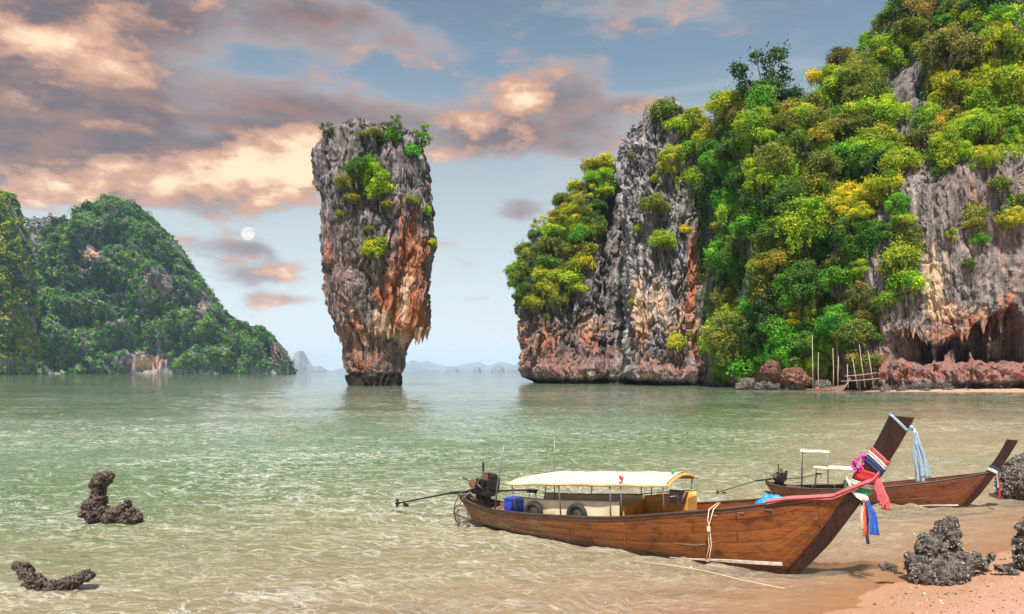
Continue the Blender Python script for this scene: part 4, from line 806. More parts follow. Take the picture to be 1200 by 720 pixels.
def recenter(o):
    me = o.data; c = np.zeros(len(me.vertices) * 3, np.float32); me.vertices.foreach_get('co', c); c = c.reshape(-1, 3); mid = (c.min(0) + c.max(0)) / 2; mid[2] = c[:, 2].min()
    me.vertices.foreach_set('co', (c - mid).ravel()); o.location = o.matrix_basis @ Vector(mid); me.update(); return o
class Boat:
    XS = np.array([0, .1, .25, .45, .65, .8, .9, 1.]); BB = np.array([.24, .50, .76, .90, .84, .60, .34, .05])
    def __init__(s, S, head, scale, label, hullmat=M_HULL, stemmat=M_STEM, panels=True):
        s.root = empty('longtail_boat', (S[0], S[1], 0), math.radians(head)); s.root.scale = (scale,) * 3; s.root.rotation_euler.x = 0
        meta(s.root, label, 'boat', 'wooden long-tail boats'); bpy.context.view_layer.update(); s.M = s.root.matrix_basis.copy()
        s.hull(hullmat); s.stem(stemmat)
    def g(s, x): return float(np.interp(x, [-.35, .2, .9, 3, 5, 8, 10, 10.5], [.80, .68, .60, .70, .86, 1.36, 1.78, 1.93]))
    def b(s, x): return float(np.interp(x, [-.3, .8, 2.5, 4.8, 7.0, 8.6, 9.6, 10.45], s.BB))
    def hull(s, m):
        ns, nu = 90, 46; S_ = np.linspace(0, 1, ns); rows = []; st = []
        from_s = lambda v, xs, ys: float(np.interp(v, xs, ys))
        cs = lambda xs, ys: np.convolve(np.pad(np.interp(np.linspace(0, 1, ns), xs, ys), 4, mode='edge'), np.ones(9) / 9, 'valid')
        bb = cs(s.XS, s.BB); bb[:3] = np.interp(S_[:3], [0, S_[3]], [.20, bb[3]]); bb[-1] = .05
        gx = np.interp(S_, [0, 1], [-.38, 10.42]); gz = cs(np.interp([-.38, .2, .9, 3, 5, 8, 10, 10.42], [-.38, 10.42], [0, 1]), [.80, .69, .60, .70, .86, 1.38, 1.78, 1.92]); gz[0] = .84; gz[-1] = 1.92
        kx = np.interp(S_, [0, .5, .86, 1], [.15, 5.0, 9.0, 10.38]); kz = np.interp(S_, [0, .2, .5, .80, .86, .93, 1], [.02, -.22, -.34, -.26, -.16, .78, 1.86])
        u = np.linspace(0, 1, nu); nst = 8
        y = np.sin(np.pi * u / 2) ** .72; z = (1 - np.cos(np.pi * u / 2)) ** .82; fr_ = u * nst; groove = np.exp(-((fr_ - np.round(fr_)) / .05) ** 2) * (np.round(fr_) > 0) * (np.round(fr_) < nst)
        for i in range(ns):
            yy = bb[i] * (y * .90 + .10 * u ** 2) - groove * .010; zz = kz[i] + (gz[i] - kz[i]) * z; xx = kx[i] + (gx[i] - kx[i]) * z ** .8
            rows.append(np.concatenate([np.stack([xx, -yy, zz], -1)[::-1], np.stack([xx, yy, zz], -1)[1:]])); st.append(np.concatenate([fr_[::-1], fr_[1:]]))
        G = np.array(rows); mb = MB(); mb.sheet(G, .03); V = np.concatenate(mb.V); stv = np.array(st).ravel()
        o = link('hull', mesh_np('hull', V, mb.F4[0], True, {'strake': np.concatenate([stv, stv])}), m, s.root); s.G = G
        e = MB(); T = G[0][::3]; e.add(np.concatenate([T, T + (.03, 0, 0)]), None, [[0, i, i + 1] for i in range(1, len(T) - 1)] + [[len(T), len(T) + i + 1, len(T) + i] for i in range(1, len(T) - 1)]); e.build('transom', M_RAIL, s.root)
        r_ = MB()
        for k_ in (0, -1):
            pts = G[:, k_, :].copy(); pts[:, 1] += .012 * np.sign(pts[:, 1]); r_.tube(pts, .034, 8); p2 = pts.copy(); p2[:, 2] -= .09; p2[:, 1] -= .01 * np.sign(p2[:, 1]); r_.tube(p2[:84], .018, 6)
        r_.build('gunwale', M_RAIL, s.root, True)
        d = MB(); xs = np.linspace(.3, 9.2, 40)
        for a in range(-4, 5):
            pass
        D = []
        for x in xs:
            w_ = max(.05, s.b(x) * .84 - .03); zf = np.interp(x, [.3, 1.8, 2.0, 7.2, 9.2], [.42, .42, .30, .42, 1.05]); D.append([[x, t * w_, zf] for t in np.linspace(-1, 1, 5)])
        d.sheet(D, .02); d.build('deck', M_DECK, s.root)
        th = MB()
        for x in (7.6, 8.2, 8.8): th.box((x, 0, s.g(x) - .12), (.16, 2 * s.b(x) * .95, .03), bev=.005)
        th.build('thwart', M_DECK, s.root)
        # pale strip low on the bow, dark below
        w_ = MB()
        for side in (0, 1):
            L = []
            for i in range(56, 78):
                half = G[i][nu - 1:] if side else G[i][:nu][::-1]
                zt = np.interp(i, [56, 77], [.0, .13]); j = np.interp([zt, zt + .015 + .06 * sstep(i, 57, 70)], half[:, 2], np.arange(nu)); pts = [np.array([np.interp(q, np.arange(nu), half[:, a]) for a in range(3)]) for q in j]
                L.append([p + np.array([0, (.03) * (1 if side else -1), 0]) for p in pts])
            w_.sheet(L, .012)
        w_.build('paint_strip', M_WHT, s.root)
    PATH = np.array([(9.05, -.22), (9.42, .28), (9.80, .83), (10.2, 1.42), (10.56, 1.96), (10.88, 2.48), (11.15, 2.98), (11.36, 3.42), (11.42, 3.56)])
    def frame(s, t):
        i = t * (len(s.PATH) - 1); c = np.array([np.interp(i, range(len(s.PATH)), s.PATH[:, k_]) for k_ in (0, 1)]); c2 = np.array([np.interp(min(i + .4, 8), range(len(s.PATH)), s.PATH[:, k_]) for k_ in (0, 1)]); c1 = np.array([np.interp(max(i - .4, 0), range(len(s.PATH)), s.PATH[:, k_]) for k_ in (0, 1)])
        T = (c2 - c1) / np.linalg.norm(c2 - c1); N_ = np.array([T[1], -T[0]]); return np.array([c[0], 0, c[1]]), np.array([T[0], 0, T[1]]), np.array([N_[0], 0, N_[1]]), np.interp(t, [0, .25, .6, 1], [.11, .23, .205, .23]), np.interp(t, [0, .5, 1], [.05, .08, .135])
    def loop(s, t, off, n=28, tilt=0.0, wob=0, seed=0):
        c, T, N_, hw, ht = s.frame(t); a = np.linspace(0, 2 * np.pi, n, endpoint=False); e = .45
        x = np.sign(np.cos(a)) * np.abs(np.cos(a)) ** e * (hw + off); y = np.sign(np.sin(a)) * np.abs(np.sin(a)) ** e * (ht + off); w_ = wob * np.sin(a * 3 + seed)
        return c + x[:, None] * N_ + y[:, None] * np.array([0, 1, 0]) + (tilt * x + w_)[:, None] * T
    def stem(s, m):
        b = MB(); ts = np.linspace(0, 1, 26); L = np.array([s.loop(t, 0, tilt=(.0 if t < .97 else .35)) for t in ts]); n_ = L.shape[1]; V = L.reshape(-1, 3); V = np.concatenate([V, L[-1].mean(0)[None], L[0].mean(0)[None]])
        k_ = len(V); b.add(V, grid_faces(26, n_, True), [[k_ - 2, 25 * n_ + i, 25 * n_ + (i + 1) % n_] for i in range(n_)] + [[k_ - 1, (i + 1) % n_, i] for i in range(n_)]); b.build('bow_post', m, s.root)
    def band(s, t0, t1, off, m, label, tilt=0., wob=.01, group='ribbons tied round the bow posts', n_=6, seed=0, name='ribbon'):
        b = MB(); L = np.array([s.loop(t, off + .012 * math.sin(i * 2.1 + seed), 40, tilt, wob, seed) for i, t in enumerate(np.linspace(t0, t1, n_))]); L = np.concatenate([L, L[:, :1]], 1); b.sheet(L, .008); return s.top(b, name, m, label, 'ribbon', group)
    def top(s, mb, name, m, label, cat, group=None, smooth=True):
        o = mb.build(name, m, None, smooth); o.matrix_basis = s.M.copy(); recenter(o); return meta(o, label, cat, group)
    def strip(s, pts, w_, wave=.03, n=24, seed=0, wdir=(1, 0, 0), mb=None, curl=2.2):
        """hanging or draped cloth along pts, widening w_[0] -> w_[1]"""
        P = np.array(pts, float); L = np.cumsum(np.r_[0, np.linalg.norm(np.diff(P, axis=0), axis=1)]); t = np.linspace(0, L[-1], n); C = np.stack([np.interp(t, L, P[:, k_]) for k_ in range(3)], -1)
        ker = np.array([1, 2, 1]) / 4.; 
        for _ in range(2): C[1:-1] = C[:-2] * .25 + C[1:-1] * .5 + C[2:] * .25
        wd = np.array(wdir, float); wd /= np.linalg.norm(wd); G = []; nn = 9; per = np.array([-wd[1], wd[0], 0]) + .001
        for i in range(n):
            f = i / (n - 1); hw = w_[0] * (1 - f) + w_[1] * f; v = np.linspace(-1, 1, nn)
            G.append(C[i] + (v * hw)[:, None] * wd + (wave * np.sin(v * 3 * curl + seed + f * 1.5) * (.4 + f))[:, None] * per + (wave * .5 * np.sin(f * 9 + seed)) * wd)
        (mb or MB()).sheet(G, .006) if mb else None
        if mb is None: mb = MB(); mb.sheet(G, .006)
        return mb
    def engine(s, x=.35, z=.62, shaft_end=(-3.1, 0, .30), tiller=(2.35, -.1, 1.22)):
        R = Matrix.Rotation(math.radians(6), 3, 'Y'); b = MB(); y = 0
        b.box((x, y, z + .42), (.62, .36, .30), R, .02).box((x + .02, y, z + .64), (.42, .28, .20), R, .015).cyl((x - .35, y, z + .40), (x + .36, y, z + .46), .075).box((x + .28, y, z + .50), (.08, .42, .48), R, .01)
        for i in range(5): b.box((x - .17 + i * .085, y - .155, z + .62), (.03, .05, .17), R, .006)
        b.box((x, y, z + .22), (.50, .10, .18), None, .01).cyl((x - .02, -.12, z - .02), (x - .02, -.12, z + .30), .03).cyl((x - .02, .12, z - .02), (x - .02, .12, z + .30), .03)
        for i in range(8):
            a = random.Random(i); p0 = (x + a.uniform(-.3, .3), -.2, z + .4 + a.uniform(0, .35)); p1 = (x + a.uniform(-.3, .3), -.22, z + .45 + a.uniform(0, .4)); mid = ((p0[0] + p1[0]) / 2, -.28, min(p0[2], p1[2]) - .05); b.tube([p0, mid, p1], .012, 6)
        eng = b.build('engine', M_IRON, s.root)
        MB().box((x + .36, 0, z + .56), (.10, .50, .46), R, .02).box((x + .36, 0, z + .83), (.11, .30, .06), R, .015).build('radiator', M_IRON, eng)
        MB().cyl((x - .22, -.19, z + .60), (x - .22, -.25, z + .60), .14, 20).cyl((x - .22, -.17, z + .60), (x - .22, -.20, z + .60), .06, 14).build('flywheel', M_RUST, eng)
        MB().tube([(x - .05, .05, z + .70), (x - .05, .05, z + .95), (x - .05, .05, z + 1.22)], .03, 10).build('exhaust_pipe', M_IRON, eng)
        MB().cyl((x + .10, -.02, z + .72), (x + .10, -.02, z + .92), .085, 16).cyl((x + .10, -.02, z + .92), (x + .10, -.02, z + .95), .10, 16).build('air_filter', M_RUST, eng)
        MB().box((x + .2, .14, z + .82), (.26, .20, .16), R, .03).build('fuel_tank', M_YEL if s.M.median_scale < .9 else M_IRON, eng)
        MB().tube([(x + .12, -.22, z + .50), (x - .02, -.28, z + .62), (x + .05, -.25, z + .78), (x + .25, -.24, z + .80)], .022, 8).build('hose', M_ALU, eng)
        MB().tube([(x - .38, 0, z + .36), (x - .8, 0, z + .28), (x - 1.3, 0, z + .20)], [.055, .05, .042], 10).cyl((x - 1.2, 0, z + .22), shaft_end, .024, 8).build('propeller_shaft', M_IRON, eng)
        e = shaft_end; pr = MB(); pr.cyl((e[0] - .10, e[1], e[2] - .015), (e[0] + .06, e[1], e[2] + .01), .035, 10, .045)
        for k_ in range(2):
            sg = 1 if k_ else -1; pr.sheet([[(e[0] - .03 + a_ * .03, e[1] + sg * r_ * .03 + a_ * .02, e[2] + sg * r_) for a_ in (-1, 0, 1)] for r_ in (.02, .08, .14)], .008)
        pr.build('propeller', M_IRON, eng); MB().box((e[0] + .35, 0, e[2] - .02), (.22, .015, .12)).build('skeg', M_IRON, eng)
        MB().tube([(x + .34, 0, z + .40), (x + 1.2, -.05, z + .52), tiller], [.03, .024, .02], 8).box((tiller[0] - .22, tiller[1], tiller[2] - .05), (.30, .10, .09), None, .02).cyl((tiller[0] - .1, tiller[1], tiller[2] - .05), (tiller[0] - .08, tiller[1], tiller[2] - .28), .012).cyl((tiller[0] - .3, tiller[1], tiller[2] - .05), (tiller[0] - .33, tiller[1], tiller[2] - .32), .012).build('tiller', M_IRON, eng)
        MB().tube([(x - .32, 0, z + .52), (x - .55, -.05, z + .66), (x - .72, -.1, z + .72)], .018, 8).build('starting_crank', M_IRON, eng)

B1 = Boat((-1.12, 22.75), -35.4, 1.0, 'long varnished wooden boat with cream canopy and ribbons on its tall bow, nearest the beach')
r = B1.root
B1.engine()
# canopy
ez = lambda x: float(np.interp(x, [2.0, 3.0, 5.2, 7.15], [1.46, 1.56, 1.72, 1.86]))
def roof(off, x0, x1, half=.92, rise=.21, nx=30, ny=17):
    G = []
    for x in np.linspace(x0, x1, nx):
        rs = rise * (1 - .55 * math.exp(-((x - x0) / .5) ** 2))
        sag = .018 * math.sin((x - x0) * math.pi / 1.25) ** 2
        G.append([(x, half * v, ez(x) + rs * math.cos(v * math.pi / 2) ** .8 - off - sag + .006 * math.sin(x * 9 + v * 7)) for v in np.linspace(-1, 1, ny)])
    return G
can = MB().sheet(roof(0, 1.85, 6.5), .012).build('canopy', M_CREAM, r, True)
MB().sheet(roof(.022, 1.88, 6.46, .90), .008).build('lining', M_YEL, can, True)
fr_ = MB()
for s_ in (-1, 1): fr_.tube([(x, s_ * .925, ez(x) - .025 + .008 * math.sin(x * 5)) for x in np.linspace(1.8, 6.55, 24)], .036, 8)
for x in (1.95, 3.2, 4.4, 5.6, 6.47): fr_.tube([(x, .9 * v, ez(x) + .18 * math.cos(v * math.pi / 2) ** .8 - .045) for v in np.linspace(-1, 1, 13)], .014, 6)
fr_.build('frame', M_BAM, can, True)
MB().sheet([[(6.51 + .03 * k_, .9 * v, ez(6.5) + .20 * math.cos(v * math.pi / 2) ** .8 - k_ * .03 - .02) for v in np.linspace(-1, 1, 15)] for k_ in range(3)], .008).build('valance', M_YEL, can, True)
for x in (2.0, 3.5, 5.0, 5.3, 6.42):
    for s_ in (-1, 1):
        hw = B1.b(x) * .93; MB().tube([(x, s_ * hw, B1.g(x) - .12), (x, s_ * .90, ez(x) - .02)], .016, 8).build('canopy_post', M_ALU, r, True)
for s_, nm in ((-1, 'side_panel'), (1, 'side_panel')):
    G = [[(x, s_ * (B1.b(x) * .74 + .012 * math.sin(x * 6 + z * 5)), B1.g(x) - .22 + z) for z in np.linspace(0, .60, 8)] for x in np.linspace(2.15, 5.15, 30)]
    MB().sheet(G, .012).build(nm, M_PANEL, r, True)
    MB().tube([(x, s_ * B1.b(x) * .74, B1.g(x) + .39) for x in np.linspace(2.1, 6.65, 12)], .013, 6).build('side_rail', M_ALU, r, True)
MB().sheet([[(x, B1.b(x) * .72, B1.g(x) - .25 + z) for z in np.linspace(0, .60, 4)] for x in np.linspace(5.2, 6.65, 12)], .02).build('side_board', M_ORB, r, True)
MB().box((5.22, 0, .92), (.03, 1.20, .46), bev=.005).build('bulkhead', M_ORB, r); MB().box((6.66, .30, 1.18), (.03, .60, .44), bev=.005).build('end_board', M_ORB, r)
for x in (2.9, 3.6, 4.3, 5.6, 6.3): MB().box((x, 0, .62), (.28, 1.2, .035), bev=.008).build('bench', M_DECK, r)
MB().box((1.15, 0, .50), (1.3, .85, .05), bev=.01).build('stern_deck', M_DECK, r)
MB().tube([(2.62, .3, .6), (2.62, .3, 1.6), (2.62, .3, 2.72)], .012, 6).tube([(2.62, .3, 2.70), (.62, .1, 2.42)], .005, 5).build('antenna', M_ALU, r, True)
# cloth rosettes on the roof edge
for x, y, z, m_, c_ in ((5.32, -.9, ez(5.3) + .16, M_RED, 'red'), (6.4, -.3, ez(6.5) + .24, M_GRN, 'green')):
    b = MB()
    for i in range(14):
        a = random.Random(i * 7 + int(x)); b.sphere((x + a.gauss(0, .025), y + a.gauss(0, .022), z + a.gauss(0, .022)), a.uniform(.014, .03), 8, 6)
    o = b.build('rosette', m_, r, True); o['label'] = c_ + ' cloth rosette on the canopy edge'; MB().cyl((x, y, z - .2), (x, y, z), .007, 6).build('stick', M_BAM, o)
# hose loops over the stern
b = MB(); b.ring((-.22, -.36, .30), .27, .022, 'y', 30).ring((-.12, -.42, .26), .22, .018, 'y', 28); b.tube([(.15, -.3, 1.1), (-.25, -.38, .95), (-.42, -.42, .55), (-.38, -.4, .15)], .02, 8).tube([(.1, -.3, 1.0), (-.1, -.42, .8), (-.3, -.45, .4), (-.2, -.42, .05)], .016, 8)
B1.top(b, 'hose', M_HOSE, 'loops of dirty hose hanging over the stern below the black engine', 'hose')
b = MB(); b.tube([(.95, -.25, .45), (1.05, -.28, 1.2), (1.35, -.35, 2.42)], [.026, .022, .018], 8); B1.top(b, 'boat_pole', M_ALU, 'thin grey pole leaning upright in the stern beside the engine', 'pole')
for x, w_ in ((2.55, 'nearer the stern'), (3.95, 'nearer the bow, below the canopy middle')):
    b = MB(); b.ring((0, 0, 0), .235, .07, 'y', 36, 12); t_ = empty('tyre', B1.M @ Vector((x, -(B1.b(x) * .86), B1.g(x) + .02)), B1.root.rotation_euler.z); meta(t_, 'black rubber tyre fender inside the near rail, ' + w_, 'tyre', 'tyre fenders of the canopied boat'); b.build('tread', M_RUB, t_, True)
    MB().ring((0, 0, 0), .165, .012, 'y', 32, 8).build('bead', M_RUB, t_, True)
cr_ = empty('crate', B1.M @ Vector((1.72, -.18, .52)), B1.root.rotation_euler.z); meta(cr_, 'bright blue plastic crate in the stern of the canopied boat', 'crate')
MB().box((0, 0, .20), (.66, .46, .40), None, .03).build('box', M_BLUE, cr_); MB().box((0, 0, .415), (.70, .50, .04), None, .015).build('lid', M_BLUE, cr_)
b = MB(); b.sheet([[(5.95 + .40 * i / 9 + .01 * math.sin(j), B1.b(6.4) * .72 - .03 - .02 * abs(j - 4), B1.g(6.3) + .40 - abs(j - 4) * .085) for i in range(10)] for j in range(9)], .012); B1.top(b, 'towel', M_GREY, 'grey towel draped over the orange side board under the canopy', 'towel')
# crumpled tarpaulin in the bow
b = MB(); uu, vv = np.meshgrid(np.linspace(-1, 1, 26), np.linspace(-1, 1, 20), indexing='ij'); hh = np.clip(1 - uu ** 2 * .9 - vv ** 2 * .9, 0, 1) ** .6 * (.26 + .12 * perlin(np.stack([uu * 3, vv * 3, uu * 0], -1).reshape(-1, 3)).reshape(uu.shape)) + .05 * perlin(np.stack([uu * 9, vv * 9, uu * 0], -1).reshape(-1, 3)).reshape(uu.shape)
b.sheet(np.stack([8.75 + uu * .42, vv * .34, 1.36 + hh], -1), .01); B1.top(b, 'tarpaulin', M_TARP, 'crumpled sky-blue tarpaulin stuffed in the bow just behind the pink sash', 'tarpaulin')
# rope looped over the near rail
nb = lambda x, dz=0, out=.05: (x, -(B1.b(x) + out), B1.g(x) + dz)
b = MB(); b.tube([(7.62, -.35, 1.42), nb(7.62, .04, .02), nb(7.58, -.15), nb(7.50, -.40), (7.50, -.72, .45), (7.42, -.72, .12)], .013, 7).tube([(7.56, -.3, 1.42), nb(7.52, .04, .02), nb(7.50, -.2, .06), nb(7.54, -.38, .05), (7.56, -.74, .50), (7.50, -.74, .10), (7.42, -.72, .10)], .013, 7)
for i in range(5): b.ring((7.52, -(B1.b(7.5) + .05), B1.g(7.5) - .36 - i * .022), .036, .013, 'z', 14, 6)
B1.top(b, 'rope', M_ROPE, 'pale knotted rope looped over the near side of the canopied boat', 'rope')
b = MB(); b.tube([tuple(B1.M.inverted() @ ground(px, py, .05)) for px, py in ((742, 657), (790, 663), (826, 669), (870, 680), (920, 690))], .008, 6); B1.top(b, 'mooring_line', M_ROPE, 'thin mooring line lying on the water along the waterline of the canopied boat', 'rope')
# cloths on the bow post
B1.band(.885, .925, .012, M_SILV, 'silver-blue sequinned band round the top of the tall bow post', -.35, .012, seed=1)
c, T, Nf, hw, ht = B1.frame(.90); k0 = c + Nf * (hw + .03)
b = MB(); b.sphere(k0 + (0, -.03, .0), (.05, .06, .05), 12, 8); 
for j, (dx, L, wd) in enumerate(((.05, 1.12, .09), (.13, 1.02, .10))): B1.strip([k0, k0 + (.03 + dx * .5, -.03, -.12), k0 + (.05 + dx, -.04, -.5), k0 + (.08 + dx * 1.6, -.04, -L)], (.03, wd), .03, 30, j * 2, (1, .15, 0), b)
B1.top(b, 'scarf', M_SILV, 'long silver-blue sequinned scarf hanging from the tip of the tall bow post', 'scarf')
for t0, t1, m_, lb, off, tl in ((.678, .694, M_PINK, 'dusty pink band, highest of the stack on the middle of the bow post', .014, -.25), (.652, .674, M_WHITE, 'off-white band just below the dusty pink one on the bow post', .02, -.25), (.618, .648, M_NAVY, 'navy blue band in the stack on the bow post', .024, -.25), (.545, .60, M_RED, 'wide bright red band low on the bow post', .022, .25), (.515, .543, M_WHITE, 'white band between the red and green bands on the bow post', .03, .3), (.485, .515, M_GRN, 'green band lowest on the tall bow post', .032, .3)):
    B1.band(t0, t1, off, m_, lb, tl, .008, seed=t0 * 20)
c, T, Nf, hw, ht = B1.frame(.56); b = MB()
pk = [nb(8.75, .05, .0), nb(9.2, .07, .0), nb(9.7, .03, .02), nb(10.1, -.03, .05), tuple(c + (.0, -.20, -.10)), tuple(c + Nf * .22 + (0, -.19, .10)), tuple(c + Nf * .34 + (0, -.10, .32))]
B1.strip(pk, (.05, .05), .02, 60, 0, (0, .3, 1), b, 3); B1.strip([(p[0], p[1] - .02, p[2] + .03) for p in pk], (.03, .04), .02, 60, 2, (0, .6, 1), b, 3)
for j in range(3): B1.strip([tuple(c + Nf * (.26 + .05 * j) + (0, -.14, .20 - .04 * j)), tuple(c + Nf * (.33 + .06 * j) + (0, -.16, .0)), tuple(c + Nf * (.36 + .07 * j) + (.02, -.16, -.25 - .05 * j))], (.04, .09), .025, 16, j, (1, .1, 0), b)
B1.top(b, 'sash', M_PINK, 'long faded pink sash running along the rail and wrapped round the bow post', 'sash')
b = MB(); 
for i in range(70):
    a = random.Random(i); th = a.uniform(0, 6.28); q = c + Nf * (-.27 + .07 * math.cos(th)) + np.array([0, -.10 + .05 * math.sin(th * 2), 0]) + T * (.22 + .16 * math.sin(th)); b.sphere(q + np.array([a.gauss(0, .022), a.gauss(0, .022), a.gauss(0, .022)]), a.uniform(.018, .034), 7, 5)
B1.top(b, 'flower_garland', M_MAG, 'bunch of magenta flowers tied behind the tall bow post', 'garland')
c, T, Nf, hw, ht = B1.frame(.50); k0 = c + Nf * (hw + .00) + np.array([0, -.08, -.06])
b = MB(); B1.strip([tuple(c - Nf * .25 + (0, -.12, .10)), tuple(c + (0, -.17, -.09)), tuple(k0 + (0, -.05, .02)), tuple(c + Nf * .30 + (0, .1, .12))], (.05, .05), .02, 30, 1, (0, .2, 1), b); B1.strip([tuple(c - Nf * .2 + (0, -.13, .0)), tuple(c + (0.02, -.18, -.14)), tuple(k0 + (0, -.06, -.03))], (.035, .04), .02, 20, 2, (0, .2, 1), b); b.sphere(k0 + (0, -.06, 0), (.07, .06, .07), 12, 8)
B1.top(b, 'knotted_cloth', M_WHITE, 'knotted white cloth under the bands at the front of the bow post', 'cloth')
for dx, L, m_, lb, w_, sd in ((-.05, .66, M_WHITE, 'narrow white ribbon tail hanging furthest left below the bow post knot', (.015, .03), 0), (.0, .80, M_ORG, 'orange ribbon tail hanging below the bow post knot', (.03, .045), 1), (.04, .95, M_NAVY, 'longest ribbon tail, navy blue, below the bow post knot', (.02, .03), 4), (.14, .74, M_RBLUE, 'flared royal-blue tassel hanging furthest right below the bow post knot', (.035, .10), 3)):
    b = B1.strip([k0 + (dx * .3, -.08, -.02), k0 + (dx, -.09, -.25), k0 + (dx * 1.4, -.09, -L)], w_, .02, 26, sd, (1, .2, 0)); B1.top(b, 'ribbon', m_, lb, 'ribbon', 'ribbon tails below the bow post')

# ---- second boat, smaller, behind
B2 = Boat((9.42, 27.75), -23.2, .645, 'smaller dark red wooden boat with two flat white awnings, moored behind the first', M_HULL2, M_STEM)
B2.engine(.35, .62, (-3.0, 0, .05), (2.6, -.1, 1.45)); r = B2.root
for (x0, x1, z, hw, lb) in ((1.45, 2.95, 2.62, .55, 'small high flat awning over the helm'), (2.15, 4.9, 1.78, .75, 'long low flat awning')):
    cn_ = MB().sheet([[(x, hw * v, z + .05 * math.cos(v * 1.5) + .015 * math.sin(x * 6)) for v in np.linspace(-1, 1, 9)] for x in np.linspace(x0, x1, 14)], .02).build('awning', M_CREAM, r, True); cn_['label'] = lb
    for x in (x0 + .08, x1 - .08):
        for s_ in (-1, 1): MB().cyl((x, s_ * hw * .95, B2.g(x) - .15), (x, s_ * hw * .95, z + .0), .022, 8).build('awning_post', M_ALU, r, True)
MB().tube([(x, -B2.b(x) * .9, B2.g(x) + .30) for x in np.linspace(1.2, 5.4, 10)], .02, 6).build('side_rail', M_ALU, r, True)
for x in (1.3, 2.1, 3.2, 4.3, 5.3): MB().cyl((x, -B2.b(x) * .9, B2.g(x) - .1), (x, -B2.b(x) * .9, B2.g(x) + .30), .018, 6).build('stanchion', M_ALU, r, True)
MB().box((4.6, 0, .9), (1.2, 1.2, .30), None, .03).build('bench', M_ORB, r)
b = MB(); b.ring((0, 0, 0), .16, .05, 'y', 30, 10, (0, 2 * math.pi)); t_ = empty('tyre', B2.M @ Vector((3.9, -.66, .95)), B2.root.rotation_euler.z); meta(t_, 'black rubber tyre on the smaller boat behind', 'tyre'); b.build('tread', M_RUB, t_, True)
B2.band(.49, .52, .02, M_WHITE, 'white band round the bow post of the smaller boat', .1, .01); B2.band(.525, .55, .024, M_NAVY, 'navy band round the bow post of the smaller boat', .1, .01)
c, T, Nf, hw, ht = B2.frame(.50); k0 = c + Nf * hw + np.array([0, -.08, 0])
for dx, L, m_, lb in ((0.0, 1.0, M_NAVY, 'navy ribbon tail on the bow of the smaller boat'), (.07, 1.25, M_RED, 'red ribbon tail on the bow of the smaller boat'), (.03, .7, M_WHITE, 'white ribbon tail on the bow of the smaller boat')):
    B2.top(B2.strip([k0, k0 + (dx, -.05, -.3), k0 + (dx * 1.8, -.05, -L)], (.02, .045), .02, 20, dx * 40, (1, .2, 0)), 'ribbon', m_, lb, 'ribbon', 'ribbon tails below the bow post')
# ---- weathered boat moored under the far cliff, with bamboo stakes
B3 = Boat(((946 - 600) / F * 181, 181), -4, .86, 'small bleached wooden boat moored among stakes under the far cliff', M_HULL3, M_STEM3)
MB().box((2.6, 0, .8), (1.1, .8, .5), None, .08).build('cargo_cover', M_ORG, B3.root); 
for k_, (x0, y0, x1, y1, wd) in enumerate([(952, 393, 953, 457, 'tallest upright bamboo stake, left of the others, by the bleached boat'), (959, 413, 959.5, 457, 'thin upright bamboo stake right beside the tallest one'), (976, 408, 976.5, 455, 'upright bamboo stake over the middle of the bleached boat'), (982.5, 417, 982, 453, 'shorter upright stake just right of the middle one'), (993, 427, 994, 452, 'short thick stake at the left end of the cross rails'), (999, 419, 1005, 452, 'leaning stake behind the cross rails'), (1007, 404, 1014, 451, 'tall leaning bamboo stake through the cross rails'), (1017, 411, 1024, 452, 'tall leaning bamboo stake at the right end of the rails')]):
    Yk = 186 - k_ * .6; a_, b_ = W(x0, y0, Yk + .6), W(x1, y1 + 3, Yk); mid = (a_ + b_) / 2 + Vector((random.uniform(-.12, .12), 0, 0)); mb = MB(); mb.tube([b_, mid, a_], [.13, .11, .07], 8); o = mb.build('bamboo_stake', simple('weathered bamboo', (.36, .27, .21), .8, .3, 2) if k_ == 0 else bpy.data.materials['weathered bamboo'], None, True); recenter(o); meta(o, wd, 'stake', 'bamboo stakes by the far boat')
for x0, y0, x1, y1, wd in ((990, 441, 1028, 437, 'upper bamboo cross rail between the stakes'), (986, 447, 1032, 443.5, 'lower bamboo cross rail between the stakes')):
    mb = MB(); mb.tube([W(x0, y0, 181.4), W((x0 + x1) / 2, (y0 + y1) / 2 + .5, 181.6), W(x1, y1, 181.8)], .09, 7); o = mb.build('bamboo_rail', bpy.data.materials['weathered bamboo'], None, True); recenter(o); meta(o, wd, 'rail', 'bamboo rails by the far boat')
# ---------------------------------------------------------------- shore rocks crusted with oysters
M_OYS, n = mat('oyster crusted rock'); oc = n.node('ShaderNodeNewGeometry').outputs['Position']
f1 = n.noise(oc, 9, 6, .65); f2 = n.noise(oc, 42, 5, .7); f3 = n.noise(oc, 3, 4, .6); sh = n.attr('shell')
c = n.mix(n.mapr(f1, .35, .65), (.028, .024, .022), (.12, .10, .085)); c = n.mix(n.mapr(f2, .56, .68, 0, .7), c, (.42, .38, .34)); c = n.mix(n.m('MULTIPLY', sh, n.mapr(f1, .3, .6, .2, 1)), c, n.mix(f2, (.14, .12, .11), (.62, .57, .50)))
principled(n, c, .7, n.bump(f2, .6, .02), .4)
M_BROWN, n = mat('dark barnacled rock'); oc = n.node('ShaderNodeNewGeometry').outputs['Position']
f1 = n.noise(oc, 8, 6, .65); f2 = n.noise(oc, 38, 5, .7); sh = n.attr('shell')
c = n.mix(n.mapr(f1, .35, .65), (.018, .012, .010), (.10, .065, .050)); c = n.mix(n.mapr(f2, .60, .72, 0, .5), c, (.28, .22, .19)); c = n.mix(n.m('MULTIPLY', sh, n.mapr(f1, .35, .65, .05, .7)), c, n.mix(f2, (.07, .05, .04), (.30, .24, .21)))
principled(n, c, .55, n.bump(f2, .6, .02), .5)
